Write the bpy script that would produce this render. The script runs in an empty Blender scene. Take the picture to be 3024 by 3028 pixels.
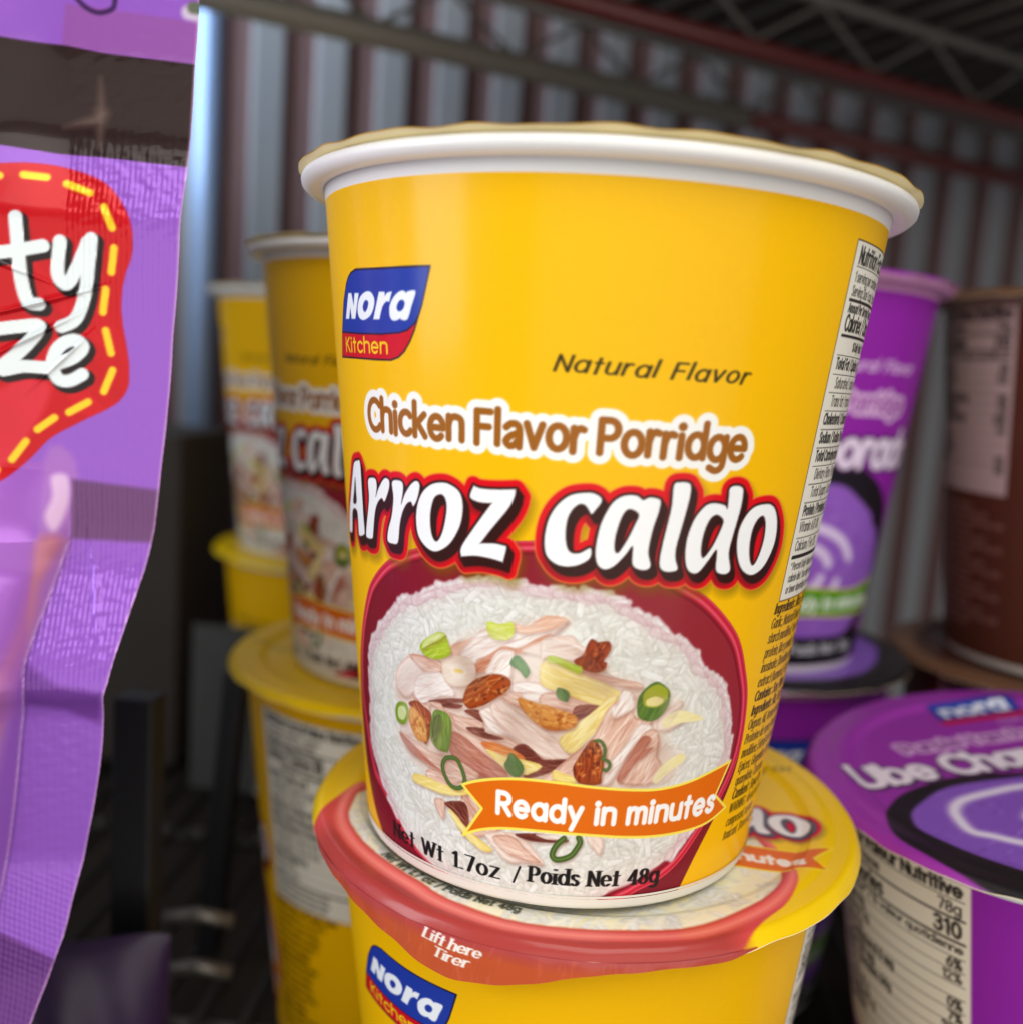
import bpy, math, json
import numpy as np
from mathutils import Matrix, Vector
sc = bpy.context.scene
MM = 0.001
# ---------------------------------------------------------------- camera
cam = bpy.data.cameras.new('camera'); co = bpy.data.objects.new('camera', cam); sc.collection.objects.link(co); sc.camera = co
R_ = ((0.99465, 0.07771, 0.06809), (0.07809, -0.13392, -0.98791), (-0.06765, 0.98794, -0.13927))   # world -> camera axes (right, down, forward)
co.matrix_world = Matrix(((R_[0][0], -R_[1][0], -R_[2][0], 0), (R_[0][1], -R_[1][1], -R_[2][1], -170.04*MM), (R_[0][2], -R_[1][2], -R_[2][2], 75.82*MM), (0, 0, 0, 1)))
cam.sensor_fit = 'HORIZONTAL'; cam.sensor_width = 7.33; cam.lens = 7.33*2926/3024; cam.clip_start = .005; cam.clip_end = 20
cam.dof.use_dof = True; cam.dof.focus_distance = .146; cam.dof.aperture_fstop = 2.1
# ---------------------------------------------------------------- room light and exposure
w = bpy.data.worlds.new('World'); sc.world = w; w.use_nodes = True
bg = w.node_tree.nodes['Background']; bg.inputs[0].default_value = (.78, .80, .86, 1); bg.inputs[1].default_value = .20
sc.view_settings.view_transform = 'Standard'; sc.view_settings.look = 'None'; sc.view_settings.exposure = -.04; sc.view_settings.gamma = 1
sc.cycles.use_denoising = True; sc.cycles.max_bounces = 6; sc.cycles.sample_clamp_indirect = 4
def area(name, loc, target, sx, sy, power, col):
    l = bpy.data.lights.new(name, 'AREA'); l.shape = 'RECTANGLE'; l.size = sx; l.size_y = sy; l.energy = power; l.color = col
    if name == 'front_fill_light': l.shape = 'ELLIPSE'
    o = bpy.data.objects.new(name, l); sc.collection.objects.link(o); o.location = Vector(loc)
    o.rotation_euler = (Vector(target)-Vector(loc)).to_track_quat('-Z', 'Y').to_euler()
area('window_light', (-.365, -.20, .12), (0, -.03, .11), .16, .21, .85, (.88, .94, 1.))
area('ceiling_light', (.12, -.52, .66), (0, 0, .03), .7, .45, 4.3, (1., .97, .92))
area('front_fill_light', (.2, -.6, -.02), (.0, 0, .05), 1.2, .7, 3.0, (1., .93, .84))  # added warm fill from low in front, lightens the rim undersides
area('back_window_light', (-.27, .235, .28), (-.235, .329, .285), .2, .22, 1.1, (.62, .80, 1.))
CUP_R, CUP_H = 33.657, 100.45
# ---------------------------------------------------------------- printed artwork (vector shapes -> vertex colours of the printed paper)
def catmull(P, closed=True, n=4):
    P = np.asarray(P, float); m = len(P)
    if m < 3: return P
    out = []
    for i in range(m if closed else m - 1):
        if closed: a, b, c, d = P[i-1], P[i], P[(i+1) % m], P[(i+2) % m]
        else: a, b, c, d = P[max(i-1, 0)], P[i], P[i+1], P[min(i+2, m-1)]
        for t in np.arange(n) / n:
            out.append(.5*((2*b)+(-a+c)*t+(2*a-5*b+4*c-d)*t*t+(-a+3*b-3*c+d)*t**3))
    if not closed: out.append(P[-1])
    return np.array(out)

def segdist(X, Y, A, B, ra=0., rb=0.):
    d = B - A; L = d @ d
    t = np.clip(((X-A[0])*d[0]+(Y-A[1])*d[1])/(L if L > 1e-12 else 1.), 0, 1)
    return np.hypot(X-A[0]-t*d[0], Y-A[1]-t*d[1]) - (ra+(rb-ra)*t)

class Art:
    def __init__(s, u0, u1, v0, v1, px, base):
        s.nu = int(round((u1-u0)/px))+1; s.nv = int(round((v1-v0)/px))+1
        s.u = np.linspace(u0, u1, s.nu); s.v = np.linspace(v0, v1, s.nv); s.px = px
        s.C = np.empty((s.nv, s.nu, 3), np.float32); s.C[:] = base
        s.part = np.zeros((s.nv, s.nu), np.int8)
    def win(s, lo, hi, pad):
        i0 = max(int((lo[0]-pad-s.u[0])/s.px), 0); i1 = min(int((hi[0]+pad-s.u[0])/s.px)+2, s.nu)
        j0 = max(int((lo[1]-pad-s.v[0])/s.px), 0); j1 = min(int((hi[1]+pad-s.v[0])/s.px)+2, s.nv)
        if i1 <= i0 or j1 <= j0: return None
        X, Y = np.meshgrid(s.u[i0:i1], s.v[j0:j1])
        return (slice(j0, j1), slice(i0, i1)), X, Y
    def sdf(s, polys, pad):
        """signed distance to a filled outline with holes (negative inside)"""
        P0 = np.concatenate(polys); w = s.win(P0.min(0), P0.max(0), pad)
        if w is None: return None
        sl, X, Y = w; D = np.full(X.shape, 1e9); ins = np.zeros(X.shape, bool)
        for P in polys:
            Q = np.roll(P, -1, 0)
            for A, B in zip(P, Q):
                D = np.minimum(D, segdist(X, Y, A, B))
                if A[1] != B[1]:
                    c = ((A[1] > Y) != (B[1] > Y)) & (X < (B[0]-A[0])*(Y-A[1])/(B[1]-A[1])+A[0]); ins ^= c
        return sl, X, Y, np.where(ins, -D, D)
    def blend(s, sl, cov, col):
        c = np.asarray(col, np.float32); cov = cov.astype(np.float32)[..., None]
        s.C[sl] = s.C[sl]*(1-cov)+c*cov
    def cov(s, D, soft=0.): 
        w = s.px+soft; return np.clip(.5-D/w, 0, 1)
    def poly(s, P, col, soft=0., grow=0., a=1., part=None, smooth=True, mask=None):
        polys = [catmull(q) if smooth else np.asarray(q, float) for q in (P if isinstance(P[0][0], (list, tuple, np.ndarray)) else [P])]
        r = s.sdf(polys, grow+soft+.3)
        if r is None: return
        sl, X, Y, D = r; c = s.cov(D-grow, soft)*a
        if mask is not None: c = c*mask[sl]
        s.blend(sl, c, col)
        if part is not None: s.part[sl][D < grow] = part
        return sl, X, Y, D
    def strokes(s, segs, col, soft=0., grow=0., a=1., part=None, nib=(1., 1.), mask=None):
        """segs: list of (A, B, ra, rb); nib scales the pen so that it is broad across and thin upright"""
        if not segs: return
        pad = max(max(q[2], q[3]) for q in segs)+grow+soft+.3; kx, ky = 1/nib[0], 1/nib[1]
        lo = np.min([np.minimum(q[0], q[1]) for q in segs], 0); hi = np.max([np.maximum(q[0], q[1]) for q in segs], 0)
        w = s.win(lo, hi, pad*max(nib))
        if w is None: return
        sl, X, Y = w; D = np.full(X.shape, 1e9); K = np.array([kx, ky])
        for A, B, ra, rb in segs:
            p_ = (max(ra, rb)+grow+soft+.3)*max(nib); l = np.minimum(A, B)-p_; h = np.maximum(A, B)+p_
            x0, x1 = np.searchsorted(X[0], [l[0], h[0]]); y0, y1 = np.searchsorted(Y[:, 0], [l[1], h[1]])
            if x1 <= x0 or y1 <= y0: continue
            ss = (slice(y0, y1), slice(x0, x1))
            D[ss] = np.minimum(D[ss], segdist(X[ss]*kx, Y[ss]*ky, A*K, B*K, ra, rb))
        c = s.cov((D-grow), soft)*a
        if mask is not None: c = c*mask[sl]
        s.blend(sl, c, col)
        if part is not None: s.part[sl][D < grow] = part

# stroke alphabet: baseline 0, x-height 5, caps 7; L polyline, S smooth, E ellipse arc cx cy rx ry a0 a1, D dot
FONT = {
'a': (4, 'E 2 2.5 2 2.5;L 4 5 4 0'), 'A2': (3.5, 'S .3 4.1 1.4 4.9 2.7 4.8 3.4 3.6 3.4 0;S 3.3 3 1.4 2.3 .3 1.1 1.2 .1 2.4 .5 3.3 1.8'),
'b': (4, 'L 0 7.4 0 0;E 2 2.5 2 2.5'), 'c': (3.6, 'E 2.1 2.5 2.1 2.5 42 318'), 'd': (4, 'E 2 2.5 2 2.5;L 4 7.4 4 0'),
'e': (4, 'E 2 2.5 2 2.5 0 315;L .1 2.5 4 2.5'), 'f': (2.3, 'S 2.5 7.2 1.6 7.3 1 6.4 1 5 1 0;L 0 4.8 2.3 4.8'),
'g': (4, 'E 2 2.5 2 2.5;S 4 5 4 2 3.9 -1 3.2 -2.1 2 -2.4 .5 -1.8'), 'h': (3.6, 'L 0 7.4 0 0;S 0 3 .6 4.6 2 5 3.3 4.5 3.6 3.2 3.6 0'),
'i': (.5, 'L .25 4.8 .25 0;D .25 6.7'), 'j': (1, 'S .8 5 .8 -1 .5 -2 -.3 -2.2;D .8 6.7'), 'k': (3.3, 'L 0 7.4 0 0;L 3.1 4.9 .1 2.2;L .9 2.9 3.3 0'),
'l': (.5, 'L .25 7.4 .25 0'), 'm': (5.8, 'L 0 5 0 0;S 0 3 .6 4.6 1.6 5 2.6 4.6 2.9 3.4 2.9 0;S 2.9 3.2 3.5 4.6 4.5 5 5.5 4.6 5.8 3.4 5.8 0'),
'n': (3.6, 'L 0 5 0 0;S 0 3 .6 4.6 2 5 3.3 4.5 3.6 3.2 3.6 0'), 'o': (4, 'E 2 2.5 2 2.5'), 'p': (4, 'L 0 5 0 -2.3;E 2 2.5 2 2.5'),
'q': (4, 'L 4 5 4 -2.3;E 2 2.5 2 2.5'), 'r': (2.1, 'L 0 5 0 0;S 0 2.8 .5 4.3 1.4 5 2.2 4.8'),
's': (3, 'S 2.9 4.2 2.1 5 .9 4.9 .3 4 .8 3 2.2 2.3 2.9 1.3 2.3 .2 1.1 0 .1 .8'), 't': (2.2, 'L 1 6.8 1 0;L 0 4.8 2.2 4.8'),
'u': (3.6, 'S 0 5 0 1.8 .5 .4 1.7 0 3 .4 3.6 1.8;L 3.6 5 3.6 0'), 'v': (3.6, 'L 0 5 1.8 0 3.6 5'), 'w': (5.4, 'L 0 5 1.3 0 2.7 4.4 4.1 0 5.4 5'),
'x': (3.4, 'L 0 5 3.4 0;L 3.4 5 0 0'), 'y': (3.8, 'L 0 5 2 .4;L 3.8 5 .9 -2.3'), 'z': (3.4, 'L .1 4.9 3.3 4.9 0 .1 3.4 .1'),
'A': (5, 'L 0 0 2.5 7 5 0;L .9 2.3 4.1 2.3'), 'B': (3.8, 'L 0 0 0 7;L 0 7 1.9 7;L 0 3.7 1.9 3.7;L 0 0 2 0;E 1.9 5.35 1.7 1.65 -90 90;E 2 1.85 1.9 1.85 -90 90'),
'C': (4.8, 'E 3 3.5 3 3.5 42 318'), 'D': (4.6, 'L 0 0 0 7;L 0 7 1.6 7;L 0 0 1.6 0;E 1.6 3.5 3 3.5 -90 90'), 'E': (3.4, 'L 3.4 7 0 7 0 0 3.4 0;L 0 3.7 3 3.7'),
'F': (3.4, 'L 0 7 0 0;L 0 7 3.4 7;L 0 3.7 3 3.7'), 'G': (5.5, 'E 3 3.5 3 3.5 42 345;L 3.2 3.1 5.6 3.1'), 'H': (4.4, 'L 0 0 0 7;L 4.4 0 4.4 7;L 0 3.7 4.4 3.7'),
'I': (.5, 'L .25 7 .25 0'), 'K': (4, 'L 0 7 0 0;L 3.8 7 .1 3.2;L 1.1 4.2 4.1 0'), 'L': (3.3, 'L 0 7 0 0 3.3 0'), 'M': (5.6, 'L 0 0 .5 7 2.8 1.4 5.1 7 5.6 0'),
'N': (4.3, 'L 0 0 0 7 4.3 0 4.3 7'), 'O': (6, 'E 3 3.5 3 3.5'), 'P': (3.8, 'L 0 7 0 0;L 0 7 1.9 7;L 0 3.2 1.9 3.2;E 1.9 5.1 1.9 1.9 -90 90'),
'R': (4, 'L 0 7 0 0;L 0 7 1.9 7;L 0 3.3 1.9 3.3;E 1.9 5.15 1.9 1.85 -90 90;L 1.7 3.3 4 0'), 'S': (3.8, 'S 3.6 6 2.7 7 1.1 6.9 .3 5.7 .9 4.4 2.7 3.3 3.7 1.9 2.9 .3 1.3 0 .1 1.1'),
'T': (4.2, 'L 0 7 4.2 7;L 2.1 7 2.1 0'), 'U': (4.4, 'S 0 7 0 2.2 .6 .6 2.2 0 3.8 .6 4.4 2.2 4.4 7'), 'V': (4.6, 'L 0 7 2.3 0 4.6 7'), 'W': (7, 'L 0 7 1.8 0 3.5 6.6 5.2 0 7 7'),
'Y': (4.4, 'L 0 7 2.2 3.4 4.4 7;L 2.2 3.4 2.2 0'), 'Z': (4, 'L .1 7 3.9 7 0 0 4 0'),
'0': (3.8, 'E 1.9 3.5 1.9 3.5'), '1': (2, 'L .2 5.8 1.6 7 1.6 0'), '2': (3.6, 'S .1 5.4 .6 6.7 2 7 3.3 6.2 3.2 4.8 1.6 2.4 0 0;L 0 0 3.6 0'),
'3': (3.5, 'S .2 6.2 1.5 7 3 6.4 3 4.6 1.4 3.8;S 1.4 3.8 3.2 3.2 3.4 1.5 2.2 .1 .8 .1 0 1.2'), '4': (4, 'L 3 0 3 7 0 2 4 2'), '5': (3.5, 'S .1 .8 1.4 0 3 .6 3.4 2.3 2.4 4.1 .9 4 .4 3.6;L .4 3.6 .7 7 3.2 7'),
'6': (3.8, 'E 1.9 2.1 1.9 2.1;S 2.9 7 1.2 5 .2 3 .1 2'), '7': (3.5, 'L 0 7 3.5 7 1.2 0'), '8': (3.8, 'E 1.9 5.3 1.6 1.7;E 1.9 1.8 1.9 1.8'), '9': (3.8, 'E 1.9 4.9 1.9 2.1;S .9 0 2.6 2 3.6 4 3.7 5'),
'%': (5.4, 'E 1.2 5.5 1.2 1.5;E 4.2 1.5 1.2 1.5;L 4.4 7 1 0'), '/': (2.6, 'L 2.6 7.2 0 -.6'), '.': (.6, 'D .3 .2'), ',': (.7, 'L .5 .3 .1 -1.1'),
'(': (1.4, 'S 1.4 7.4 .2 5 .2 1.5 1.4 -1'), ')': (1.4, 'S 0 7.4 1.2 5 1.2 1.5 0 -1'), '*': (2, 'L 1 7 1 5;L .1 6.5 1.9 5.5;L 1.9 6.5 .1 5.5'), ':': (.6, 'D .3 .3;D .3 4.4'), '-': (2, 'L 0 2.7 2 2.7'), "'": (.5, 'L .3 7.4 .2 5.8'),
}
def glyph(ch):
    w, spec = FONT[ch]; out = []
    for q in spec.split(';'):
        k, *v = q.split(); v = [float(x) for x in v]
        if k == 'L': out.append(('L', np.array(v).reshape(-1, 2)))
        elif k == 'S': out.append(('S', catmull(np.array(v).reshape(-1, 2), False, 4)))
        elif k == 'D': out.append(('D', np.array([v, v])))
        else:
            a0, a1 = (v[4], v[5]) if len(v) > 4 else (0, 360); t = np.radians(np.linspace(a0, a1, 19))
            out.append(('S', np.stack([v[0]+v[2]*np.cos(t), v[1]+v[3]*np.sin(t)], 1)))
    return w, out
def text_segs(txt, x0, x1, y, xh, wt, slant=0., gap=1.3, sag=0., serif=0., alt=None, width=None, space=2.4, jit=0.):
    """strokes of a line of text fitted between x0 and x1 (x1 None: natural width, squeezed by width)"""
    k = xh/5.; alt = alt or {}; pos = 0.; L = []
    for i, ch in enumerate(txt):
        if ch == ' ': pos += space; continue
        w, g = glyph(alt.get(ch, ch)); L.append((pos, g, (i, ch))); pos += w+gap
    tot = max(pos-gap, 1e-6)
    sx = k*(width or 1.) if x1 is None else (x1-x0-2*wt)/tot
    xs = x0+wt; segs = []; half = tot*sx/2
    for p0, g, i in L:
        i, ch = i; jy = jit*np.sin(i*2.3)
        for kind, P in g:
            Q = np.stack([xs+(p0+P[:, 0])*sx+P[:, 1]*k*slant, y+P[:, 1]*k+jy], 1)
            if sag: Q[:, 1] += sag*(((Q[:, 0]-xs-half)/half)**2)
            r = wt*(1.25 if kind == 'D' else 1.)
            for A, B in zip(Q[:-1], Q[1:]): segs.append((A, B, r, r))
            if serif and kind == 'L':
                for e, o in (((0, 1), (-1, -2)) if ch != 't' else ((-1, -2),)):
                    if abs(P[e][0]-P[o][0]) < 1.8 and abs(P[e][1]-P[o][1]) > 2:
                        s_ = serif*k; segs.append((Q[e]-[s_, 0], Q[e]+[s_, 0], wt*.85, wt*.85))
    return segs

def fibres(art, rng, mask, box, ang, n, cols, L=(2, 6), r=(.06, .22), a=(.15, .5)):
    for _ in range(n):
        c = np.array([rng.uniform(box[0], box[1]), rng.uniform(box[2], box[3])]); t = ang+rng.normal(0, .16); l = rng.uniform(*L)/2
        d = np.array([np.cos(t), np.sin(t)])*l; b = np.array([-d[1], d[0]])*rng.normal(0, .12); q = rng.uniform(*r)
        col = cols[rng.integers(len(cols))]
        art.strokes([(c-d, c+b, q*.3, q), (c+b, c+d, q, q*.3)], col, soft=.12, a=rng.uniform(*a), mask=mask)

def pmask(art, P):
    r = art.sdf([catmull(P)], .3); m = np.zeros((art.nv, art.nu), np.float32)
    if r is not None: m[r[0]] = art.cov(r[3], .15)
    return m
S = lambda r, g, b: np.array([r, g, b], np.float32)/255
KIND = {  # base, rim of the piece, fibre colours
'heap': (S(236, 208, 190), S(226, 200, 180), [S(250, 232, 220), S(222, 178, 158), S(205, 160, 140)]),
'pale': (S(240, 218, 204), S(196, 148, 128), [S(252, 240, 230), S(222, 185, 168), S(245, 225, 212)]),
'white': (S(248, 237, 228), S(186, 138, 120), [S(255, 252, 248), S(255, 250, 244), S(224, 192, 178), S(206, 166, 152)]),
'pink': (S(226, 182, 160), S(166, 98, 76), [S(244, 214, 196), S(198, 140, 118), S(252, 232, 216)]),
'peach': (S(236, 192, 165), S(210, 150, 120), [S(248, 215, 195), S(220, 165, 135)]),
'rust': (S(205, 128, 92), S(220, 160, 130), [S(180, 90, 55), S(225, 160, 130)]),
'brown': (S(110, 48, 38), S(140, 74, 58), [S(90, 38, 30), S(165, 100, 80)]),
'redbrown': (S(186, 116, 92), S(160, 84, 64), [S(205, 140, 124), S(160, 84, 72), S(216, 156, 140)]),
'yellow': (S(240, 214, 120), S(222, 180, 70), [S(252, 240, 170), S(236, 200, 90), S(255, 246, 190)]),
'paleyellow': (S(242, 228, 160), S(238, 222, 165), [S(250, 240, 190)]),
'orange': (S(224, 120, 50), S(190, 84, 34), [S(244, 160, 84), S(190, 84, 34)]),
'clove': (S(170, 66, 18), S(110, 40, 14), [S(110, 38, 14), S(220, 120, 50), S(240, 160, 84), S(84, 26, 12)]),
'clovelight': (S(232, 156, 62), S(168, 80, 20), [S(248, 190, 96), S(196, 102, 30), S(168, 78, 24)]),
'clovedark': (S(160, 62, 26), S(96, 32, 12), [S(96, 30, 12), S(206, 110, 56), S(120, 44, 16)]),
'greenlight': (S(170, 192, 44), S(140, 168, 30), [S(206, 220, 100), S(150, 176, 30)]),
'greenyellow': (S(206, 216, 80), S(190, 204, 60), [S(232, 236, 150)]),
'greenpale': (S(214, 222, 140), S(170, 188, 70), [S(232, 236, 180)]),
'greenring': (S(128, 158, 44), S(96, 130, 30), []), 'green': (S(104, 138, 44), S(60, 96, 28), [S(140, 170, 60), S(70, 104, 30)]),
'greendark': (S(74, 92, 36), S(50, 70, 26), [S(110, 120, 60)]), 'greendarkflat': (S(70, 112, 58), S(52, 84, 44), [S(96, 136, 70)]),
'greenoval': (S(84, 118, 42), S(66, 96, 34), [S(110, 140, 50), S(60, 90, 34)]), 'onionring': (S(236, 216, 196), S(222, 196, 170), [S(248, 234, 218)]),
}
def rice(art, rng, poly, n, size=1.):
    m = pmask(art, poly); P = np.array(poly); lo, hi = P.min(0), P.max(0)
    cols = [S(248, 248, 243), S(238, 237, 229), S(253, 253, 250), S(242, 240, 231), S(228, 226, 217)]
    for _ in range(n):
        c = np.array([rng.uniform(lo[0], hi[0]), rng.uniform(lo[1], hi[1])]); t = rng.normal(.1, 1.); l = rng.uniform(.8, 1.6)*size
        d = np.array([np.cos(t), np.sin(t)])*l; nn = np.array([-np.sin(t), np.cos(t)]); r = rng.uniform(.4, .66)*size; a = rng.uniform(.35, .8)
        i = np.clip(np.searchsorted(art.v, c[1]), 0, art.nv-1); j = np.clip(np.searchsorted(art.u, c[0]), 0, art.nu-1)
        if m[i, j] < .3: continue
        art.strokes([(c-d, c+d, r*.8, r*.8)], S(176, 170, 156), soft=.3, grow=.12, a=a*.6, mask=m)
        art.strokes([(c-d, c+d, r*.8, r*.8)], cols[rng.integers(5)], soft=.25, a=a, mask=m)
        art.strokes([(c-d*.6+nn*r*.35, c+d*.5+nn*r*.35, r*.16, r*.2)], S(252, 252, 248), soft=.2, a=rng.uniform(.3, .9), mask=m)
    return m
YEL = S(250, 191, 0)
def bowl_art(art, D, rng, nrice=2600):
    """the printed picture of the filled bowl"""
    art.poly(D['bowl'], S(128, 22, 40), part=1)
    bm = pmask(art, D['bowl'])
    r = art.sdf([catmull(D['rim'])], 3.5); sl, X, Y, d = r
    def band(c0, w, col, a, soft): art.blend(sl, np.clip(1-np.abs(d-c0)/w, 0, 1)**soft*a*bm[sl], col)
    art.blend(sl, art.cov(d)*bm[sl], S(200, 30, 54))
    fade = np.clip((Y-30)/20, 0, 1)
    art.blend(sl, art.cov(d+1.55, .5)*bm[sl], S(132, 22, 38))
    g = art.cov(d+1.6, 1.)*bm[sl]*np.clip((X+30)/55, 0, 1)*.75; art.blend(sl, g, S(160, 48, 56))
    band(-.15, .22, S(240, 110, 120), .6, 1); band(-1.0, .4, S(238, 96, 116), .95*1, 1)
    band(-1.75, .3, S(96, 10, 26), .5, 1)
    art.poly(D['rice'], S(238, 238, 230), soft=.5); m = rice(art, rng, D['rice'], nrice)
    B_ = catmull(D['rice'], n=9); nb = np.roll(B_, -1, 0)-B_; ctr = B_.mean(0)
    for i in range(0, len(B_), 2):
        if B_[i][1] < 6: continue
        o_ = (B_[i]-ctr)/np.linalg.norm(B_[i]-ctr); t_ = nb[i]/(np.linalg.norm(nb[i])+1e-6); w_ = rng.uniform(-.5, .5); dd = (t_*np.cos(w_)+o_*np.sin(w_))*rng.uniform(.5, 1.3); c_ = B_[i]+o_*rng.uniform(-.6, .35); r_ = rng.uniform(.4, .75)
        art.strokes([(c_-dd, c_+dd, r_, r_)], S(160, 90, 100), soft=.4, grow=.1, a=.35); art.strokes([(c_-dd, c_+dd, r_, r_)], S(232, 222, 220), soft=.3, a=.9); art.strokes([(c_-dd*.7+o_*r_*.3, c_+dd*.6+o_*r_*.3, .12, .16)], S(252, 246, 246), soft=.2, a=.8)
    rr = art.sdf([catmull(D['rice'])], .5)   # the rice thins out into a pink haze near the bowl
    art.blend(rr[0], np.clip(1+rr[3]/2.6, 0, 1)*(rr[3] < .1)*.2, S(206, 140, 150))
    art.poly(D['food'][0][1], KIND['heap'][0], soft=2.4, a=.75, mask=m)
    fibres(art, rng, pmask(art, D['food'][0][1]), (-36, 24, 5, 44), .5, 200, KIND['heap'][2], L=(1, 5), r=(.1, .4), a=(.1, .35))
    for kind, P in D['food'][1:]:
        base, rim, fib = KIND[kind]; Q = np.array(P); lo, hi = Q.min(0), Q.max(0)
        art.poly([tuple(x) for x in Q+[.25, -.35]], S(120, 60, 44), soft=.6, a=.35 if kind not in ('paleyellow', 'heap') else .05, mask=m)
        q = art.poly(P, base, soft=.15, mask=m)
        if q is None: continue
        sl, X, Y, d = q
        art.blend(sl, np.clip(1-np.abs(d+.12)/.38, 0, 1)*.38*(d < .1)*m[sl], rim)
        c = Q-Q.mean(0); w_, v_ = np.linalg.eigh(c.T@c); ang = np.arctan2(v_[1, 1], v_[0, 1])
        if fib:
            pm = pmask(art, P)*m; area = (hi-lo)[0]*(hi-lo)[1]; big = np.sqrt(max(w_[1], .1)/len(Q))
            fibres(art, rng, pm, (lo[0], hi[0], lo[1], hi[1]), ang, int(min(110, 14+area*.9)), fib, L=(.8*big, 2.6*big), r=(.05, .2 if 'clove' not in kind else .16), a=(.25, .75))
        if kind.startswith('clove'):
            for _ in range(26):
                p0 = Q.mean(0)+rng.normal(0, .42, 2)*(hi-lo)*.6; art.strokes([(p0, p0+rng.normal(0, .3, 2), .1, .24)], fib[rng.integers(len(fib))], soft=.15, a=.7, mask=pm)
        if kind in ('white', 'pale', 'pink', 'yellow'):   # a lit upper edge and a deeper lower one, as photographed on the label
            art.blend(sl, np.clip(1-np.abs(d+.45)/.35, 0, 1)*.35*(d < 0)*m[sl], fib[0])
        if kind == 'greenring': art.poly([tuple(x) for x in Q.mean(0)+c*.62], S(206, 216, 150), soft=.1)
        if kind == 'onionring':
            art.poly([tuple(x) for x in Q.mean(0)+c*.45], S(246, 232, 214), soft=.3); art.poly([tuple(x) for x in Q.mean(0)+c*[.28, .12]], S(240, 206, 110), soft=.2)
        if kind == 'greenoval':
            k = Q.mean(0)+c*[.78, .6]+[.2, .9]; art.poly([tuple(x) for x in k], S(160, 166, 40), soft=.15)
            art.poly([tuple(x) for x in Q.mean(0)+c*[.55, .25]+[.15, .15]], S(240, 226, 150), soft=.15)
    hm = pmask(art, D['food'][0][1])*m
    for _ in range(320):
        c_ = np.array([rng.uniform(-40, 28), rng.uniform(2, 46)]); r_ = rng.uniform(.6, 2.6)
        art.strokes([(c_, c_+rng.normal(0, 1.6, 2), r_, r_)], S(255, 252, 246) if rng.random() < .5 else S(120, 76, 60), soft=r_*1.6, a=rng.uniform(.05, .15), mask=hm)
    for P, w in D['ringlines']:
        Q = catmull(P, False); sg = [(a, b, w*.8, w*.8) for a, b in zip(Q[:-1], Q[1:])]
        art.strokes([(a+[.2, -.25], b+[.2, -.25], c_, d_) for a, b, c_, d_ in sg], S(110, 60, 44), soft=.4, a=.4); art.strokes(sg, S(66, 92, 40), soft=.1)
        art.strokes([(a, b, c_*.3, d_*.3) for a, b, c_, d_ in sg], S(120, 144, 66), soft=.1, a=.7)
def ribbon_art(art, D, part=3):
    P = [np.array(D['ribbon'])]; pts = P[0]
    # sharp swallow tails: only the long edges are smoothed
    top = catmull(pts[:11], False); bot = catmull(pts[12:22], False); Q = np.concatenate([top, pts[11:12], bot, pts[23:24]])
    art.poly([Q], S(255, 236, 92), smooth=False, grow=.1, part=part); art.poly([Q], S(230, 110, 10), smooth=False, grow=-.32, part=None)
def title_art(art, glyphs, k=1., part=2, slate=False):
    polys = [[catmull(q) for q in g] for g in glyphs]; allp = np.concatenate([q for g in polys for q in g]); w = art.win(allp.min(0), allp.max(0), 4*k)
    sl, X, Y = w; shape = X.shape; d0 = np.full(shape, 1e9)
    for g in polys:
        r = art.sdf(g, 4*k)
        if r is None: continue
        s2, _, _, d = r; a = slice(s2[0].start-sl[0].start, s2[0].stop-sl[0].start), slice(s2[1].start-sl[1].start, s2[1].stop-sl[1].start)
        d0[a] = np.minimum(d0[a], d)
    def sh(D, dx, dy):
        i, j = int(round(dx*k/art.px)), int(round(-dy*k/art.px)); E = np.full(D.shape, 1e9)
        E[:D.shape[0]-j or None, i:] = D[j:, :D.shape[1]-i or None]; return E
    dk = d0.copy()
    for q in np.linspace(0, 1, 7): dk = np.minimum(dk, sh(d0, .7*q, -1.0*q))
    s3 = sh(dk, .5, -.9)
    art.blend(sl, np.clip(.75-(s3-1.0*k)/(1.6*k), 0, 1)*.55, S(120, 96, 0))
    art.blend(sl, art.cov(dk-1.35*k, .25*k), S(240, 130, 60)); art.blend(sl, art.cov(dk-1.2*k, .1*k), S(224, 12, 26))
    low = sh(d0, .3, -1.1); art.blend(sl, np.clip(.5-(low-.75*k)/(.9*k), 0, 1)*art.cov(dk-1.15*k)*.8, S(140, 22, 28))
    art.blend(sl, art.cov(dk-.36*k, .12*k), S(52, 22, 18) if not slate else S(90, 92, 98)); art.blend(sl, art.cov(d0, .1*k), S(250, 251, 252))
    if part: art.part[sl][dk < 1.3*k] = part
def logo_art(art, D, part=4):
    art.poly(D['logo'], S(32, 20, 40), smooth=False, grow=.14, part=part); art.poly(D['logo'], S(210, 16, 36), smooth=False, grow=-.12)
    art.poly(D['logoblue'], S(24, 18, 46), smooth=False, grow=.14); art.poly(D['logoblue'], S(34, 60, 164), smooth=False, grow=-.08)
    for i, g in enumerate(D['nora']): art.poly(g, S(246, 250, 255), smooth=i in (1, 3), soft=.06)
    art.strokes(text_segs('Kitchen', -41.2, -28.7, 77.3, 1.45, .17, gap=1.6), S(252, 214, 20))
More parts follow.
